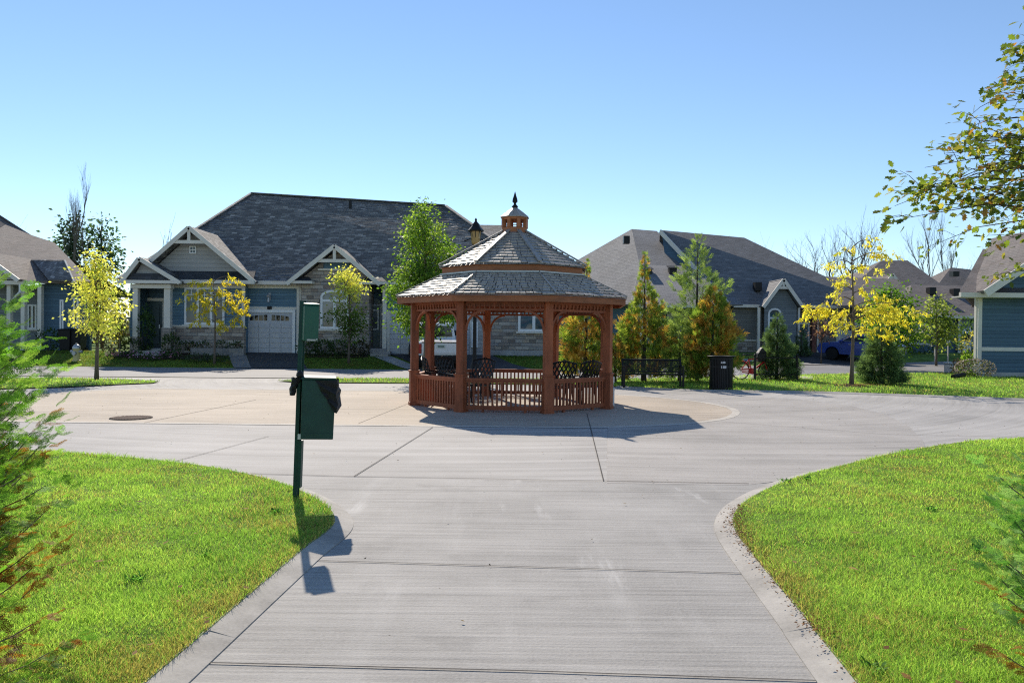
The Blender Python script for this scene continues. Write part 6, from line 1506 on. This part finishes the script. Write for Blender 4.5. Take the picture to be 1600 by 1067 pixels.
# ---------------------------------------------------------------- foreground cedars
def frond(seed):
    rr = random.Random(seed); V = []; Fq = []
    def q(x, y, a, L, wd, z=0):
        c, s_ = math.cos(a), math.sin(a); b = len(V)
        for u, v in ((0, -wd * .35), (.55, -wd), (1, 0), (.55, wd)): V.append((x + L * u * c - v * s_, y + L * u * s_ + v * c, z + .03 * math.sin(9 * x + u)))
        Fq.append((b, b + 1, b + 2, b + 3))
    N = 10
    for i in range(N):
        t = i / N; x = t * .9; yb_ = .05 * math.sin(3 * t + seed); q(x, yb_, .05 * math.cos(3 * t + seed), .15, .016)
        for sd in (-1, 1):
            if rr.random() < .1: continue
            a = sd * rr.uniform(.5, .75); L = (.40 * (1 - t) ** .7 + .08) * rr.uniform(.75, 1.1); c, s_ = math.cos(a), math.sin(a)
            m = max(2, int(L / .07))
            for k in range(m):
                f = k / m; q(x + L * f * c, yb_ + L * f * s_, a, L / m * 1.2, .015, .02 * sd)
                for s2 in (-1, 1): q(x + L * (f + .3 / m) * c, yb_ + L * (f + .3 / m) * s_, a + s2 * rr.uniform(.5, .8), (.10 * (1 - f) + .05) * rr.uniform(.8, 1.2), .0145, -.02)
    return np.array(V), np.array(Fq)
FR = [frond(1), frond(2), frond(3)]
def near_cedar(name, base, H, prof, nbr, label, pal, dead, size=.2, seedv=3, extra=(), tops=True, nfr=17):
    root = empty(name, base, 0, label, 'tree', 'cedars at the edges of the view'); rr = random.Random(seedv); mb = MB()
    mb.tube([(0, 0, -.05), (.02, 0, H * .5), (0, .02, H * .96)], [.05, .035, .008], 8); L_ = []
    brs = []
    for i in range(nbr):
        z = rr.random() ** 1.05; az = rr.uniform(0, 2 * math.pi); brs.append((z, az, np.interp(z, [p[0] for p in prof], [p[1] for p in prof]) * rr.uniform(.6, 1.08), rr.uniform(.25, .8)))
    brs += list(extra)
    for z, az, L, rise in brs:
        s0 = np.array([0, 0, z * H * .93]); dv = np.array([math.cos(az), math.sin(az), rise]); pts = []
        for k in range(6):
            t = k / 5; pts.append(s0 + dv * L * t * np.array([1, 1, 1]) + np.array([0, 0, -.18 * L * math.sin(math.pi * t)]))
        mb.tube(pts[:5] + [(pts[4] + pts[5]) / 2], [.005 * (1 - .8 * k / 5) + .001 for k in range(6)], 5, caps=False)
        isdead = rr.random() < dead * (1.9 if z < .25 else (1.0 if z < .6 else .5))
        for k in range(nfr):
            t = .22 + .8 * k / (nfr - 1); j = min(4, int(t * 5)); c = pts[j] + (pts[j + 1] - pts[j]) * (t * 5 - j)
            sd = 1 if k % 2 else -1; side = np.array([-dv[1], dv[0], 0]); d = dv * (.7 if k < nfr - 1 else 1.5) + side * sd * (.75 if k < nfr - 1 else .1) + np.array([rr.gauss(0, .15), rr.gauss(0, .15), rr.gauss(-.18, .35)])
            u = np.array([rr.gauss(0, .7), rr.gauss(0, .7), .8]) + side * sd * .3
            bc = np.array(rr.choice(pal)) if not (isdead and (t < .75 or z < .3)) else np.array(rr.choice([(.34, .13, .03), (.24, .09, .03), (.42, .2, .05)])); bc = bc * rr.uniform(.75, 1.3)
            tm = rr.choice(FR); L_.append(inst(tm[0], tm[1], c[None], frames(d[None], u[None]), np.array([size * rr.uniform(.7, 1.2) * (1.05 - .35 * t)]), bc[None]))
    V, Fc, c = merge(L_); np_mesh('crown', V, Fc, M['needle'], root, c); mb.build('trunk', M['bark'], root, uv=False)
    return root
NC = [(.15, .30, .04), (.22, .40, .06), (.10, .2, .04), (.32, .46, .09)]
cb = Vector((-2.94, 3.35, .04))
near_cedar('cedar_tree', cb, 2.12, [(0, .82), (.2, .82), (.5, .74), (.72, .66), (.82, .42), (1, .3)], 780, 'lush green cedar with some orange sprays filling the left edge', NC, .24, .135, 3,
           extra=[(.72, -.15, .88, .3), (.66, .1, .84, .25), (.52, -.1, .86, .15), (.36, -.1, .9, .1), (.40, .35, .88, .1), (.25, -.3, .86, .15), (.12, 0, .95, .1), (.04, -.1, .98, .05), (.06, .1, .98, .05), (.09, -.25, .98, .1), (.02, .2, .95, .1), (.6, -.5, .8, .2), (.3, .05, .84, .1), (.45, .1, .86, .1)], nfr=20)
near_cedar('cedar_tree', Vector((2.69, 3.35, .04)), 1.15, [(0, .42), (.3, .52), (.6, .45), (1, .15)], 220, 'small cedar whose green fronds enter at the lower right edge', [(.14, .30, .07), (.2, .36, .10), (.3, .44, .18)], .08, .115, 5,
           extra=[(.72, 3.05, .58, .4), (.5, 3.3, .55, .3), (.28, 3.1, .55, .3), (.15, 3.4, .55, .2), (.1, 2.9, .5, .1)], nfr=18)

# ---------------------------------------------------------------- oak at the upper right
def lobed():
    o = [(0, 0), (.18, .10), (.22, .28), (.36, .16), (.46, .40), (.62, .18), (.74, .30), (.82, .12), (1.0, 0)]
    pts = o + [(x, -y) for x, y in reversed(o[1:-1])]
    V = [(.45, 0, .05)] + [(x, y, .10 * abs(y) - .10 * x * x) for x, y in pts]; n = len(pts)
    return np.array(V), np.array([(0, 1 + i, 1 + (i + 1) % n) for i in range(n)])
LOB = lobed()
def oak(base):
    root = empty('oak_tree', base, 0, 'oak with bronze and green lobed leaves reaching in from the upper right', 'tree'); rr = random.Random(9); mb = MB()
    mb.tube([(0, 0, -.05), (.03, 0, 1.6), (-.03, .02, 3.4), (.02, 0, 6.0)], [.15, .11, .08, .02], 10); tips = []
    def at_l(px, py, Y): return np.array(at(px, py, Y)) - np.array(base)
    targets = [(1398, 322, 6.3), (1408, 305, 6.7), (1420, 340, 6.0), (1430, 288, 6.4), (1445, 262, 6.9), (1460, 330, 6.6), (1475, 240, 6.2), (1490, 300, 6.1), (1495, 225, 6.8), (1515, 265, 6.5), (1530, 190, 6.6), (1535, 335, 6.4), (1540, 215, 6.1), (1545, 160, 7.0), (1560, 250, 6.3), (1575, 130, 6.6), (1580, 330, 6.8), (1590, 190, 6.2), (1590, 370, 6.5), (1600, 100, 6.9), (1610, 280, 6.3), (1615, 60, 6.6), (1560, 300, 6.9), (1520, 310, 6.2), (1470, 290, 6.9), (1570, 215, 6.8), (1600, 240, 6.7), (1550, 275, 6.0), (1600, 150, 6.3), (1598, 315, 6.0)]
    tg = [at_l(*t) for t in targets]
    for k in range(34):                                   # the rest of the crown, outside the frame
        a = rr.uniform(-2.0, 2.0); q = rr.uniform(1.0, 2.6); tg.append(np.array([q * math.cos(a), q * math.sin(a), rr.uniform(2.2, 6.2)]))
    L_ = []
    for i, t in enumerate(tg):
        rad = math.hypot(t[0], t[1]); z0 = max(1.8 + rr.random() * 1.3, min(5.3, t[2] - .3 * rad + rr.uniform(-.2, .5))); s0 = np.array([0, 0, z0]); m1 = s0 * .6 + t * .4 + np.array([0, 0, .12 * rad]); m2 = s0 * .25 + t * .75 + np.array([rr.gauss(0, .06), rr.gauss(0, .06), .08 * rad])
        mb.tube([s0, m1, m2, t], [.018, .010, .005, .002], 5)
        for b in range(11):                               # side twigs with leaves at their ends
            f = .42 + .6 * rr.random(); c = (m1 + (m2 - m1) * ((f - .4) / .35)) if f < .75 else (m2 + (t - m2) * ((f - .75) / .25))
            d = norm((t - m1) + np.array([rr.gauss(0, .7), rr.gauss(0, .7), rr.gauss(0, .5)])); e = c + d * rr.uniform(.10, .26); mb.tube([c, (c + e) / 2 + np.array([0, 0, .015]), e], [.003, .0022, .0014], 4, caps=False)
            m = rr.randint(5, 9); P = e[None] + RNG.normal(0, .05, (m, 3)); D = norm(d[None] + RNG.normal(0, .75, (m, 3)) + np.array([0, 0, -.35])); U = norm(RNG.normal(0, .5, (m, 3)) + np.array([0, 0, 1.0]))
            pal = [(.15, .19, .03), (.23, .23, .045), (.09, .12, .03), (.36, .29, .06), (.24, .12, .035), (.38, .17, .045)]
            L_.append(inst(LOB[0], LOB[1], P, frames(D, U), RNG.uniform(.055, .092, m), rcol(pal, m, .25, [.30, .27, .21, .14, .05, .03])))
    V, Fc, c = merge(L_); np_mesh('crown', V, Fc, M['leaf'], root, c); mb.build('trunk', M['bark_dark'], root, uv=False)
oak(Vector((6.1, 6.9, .04)))
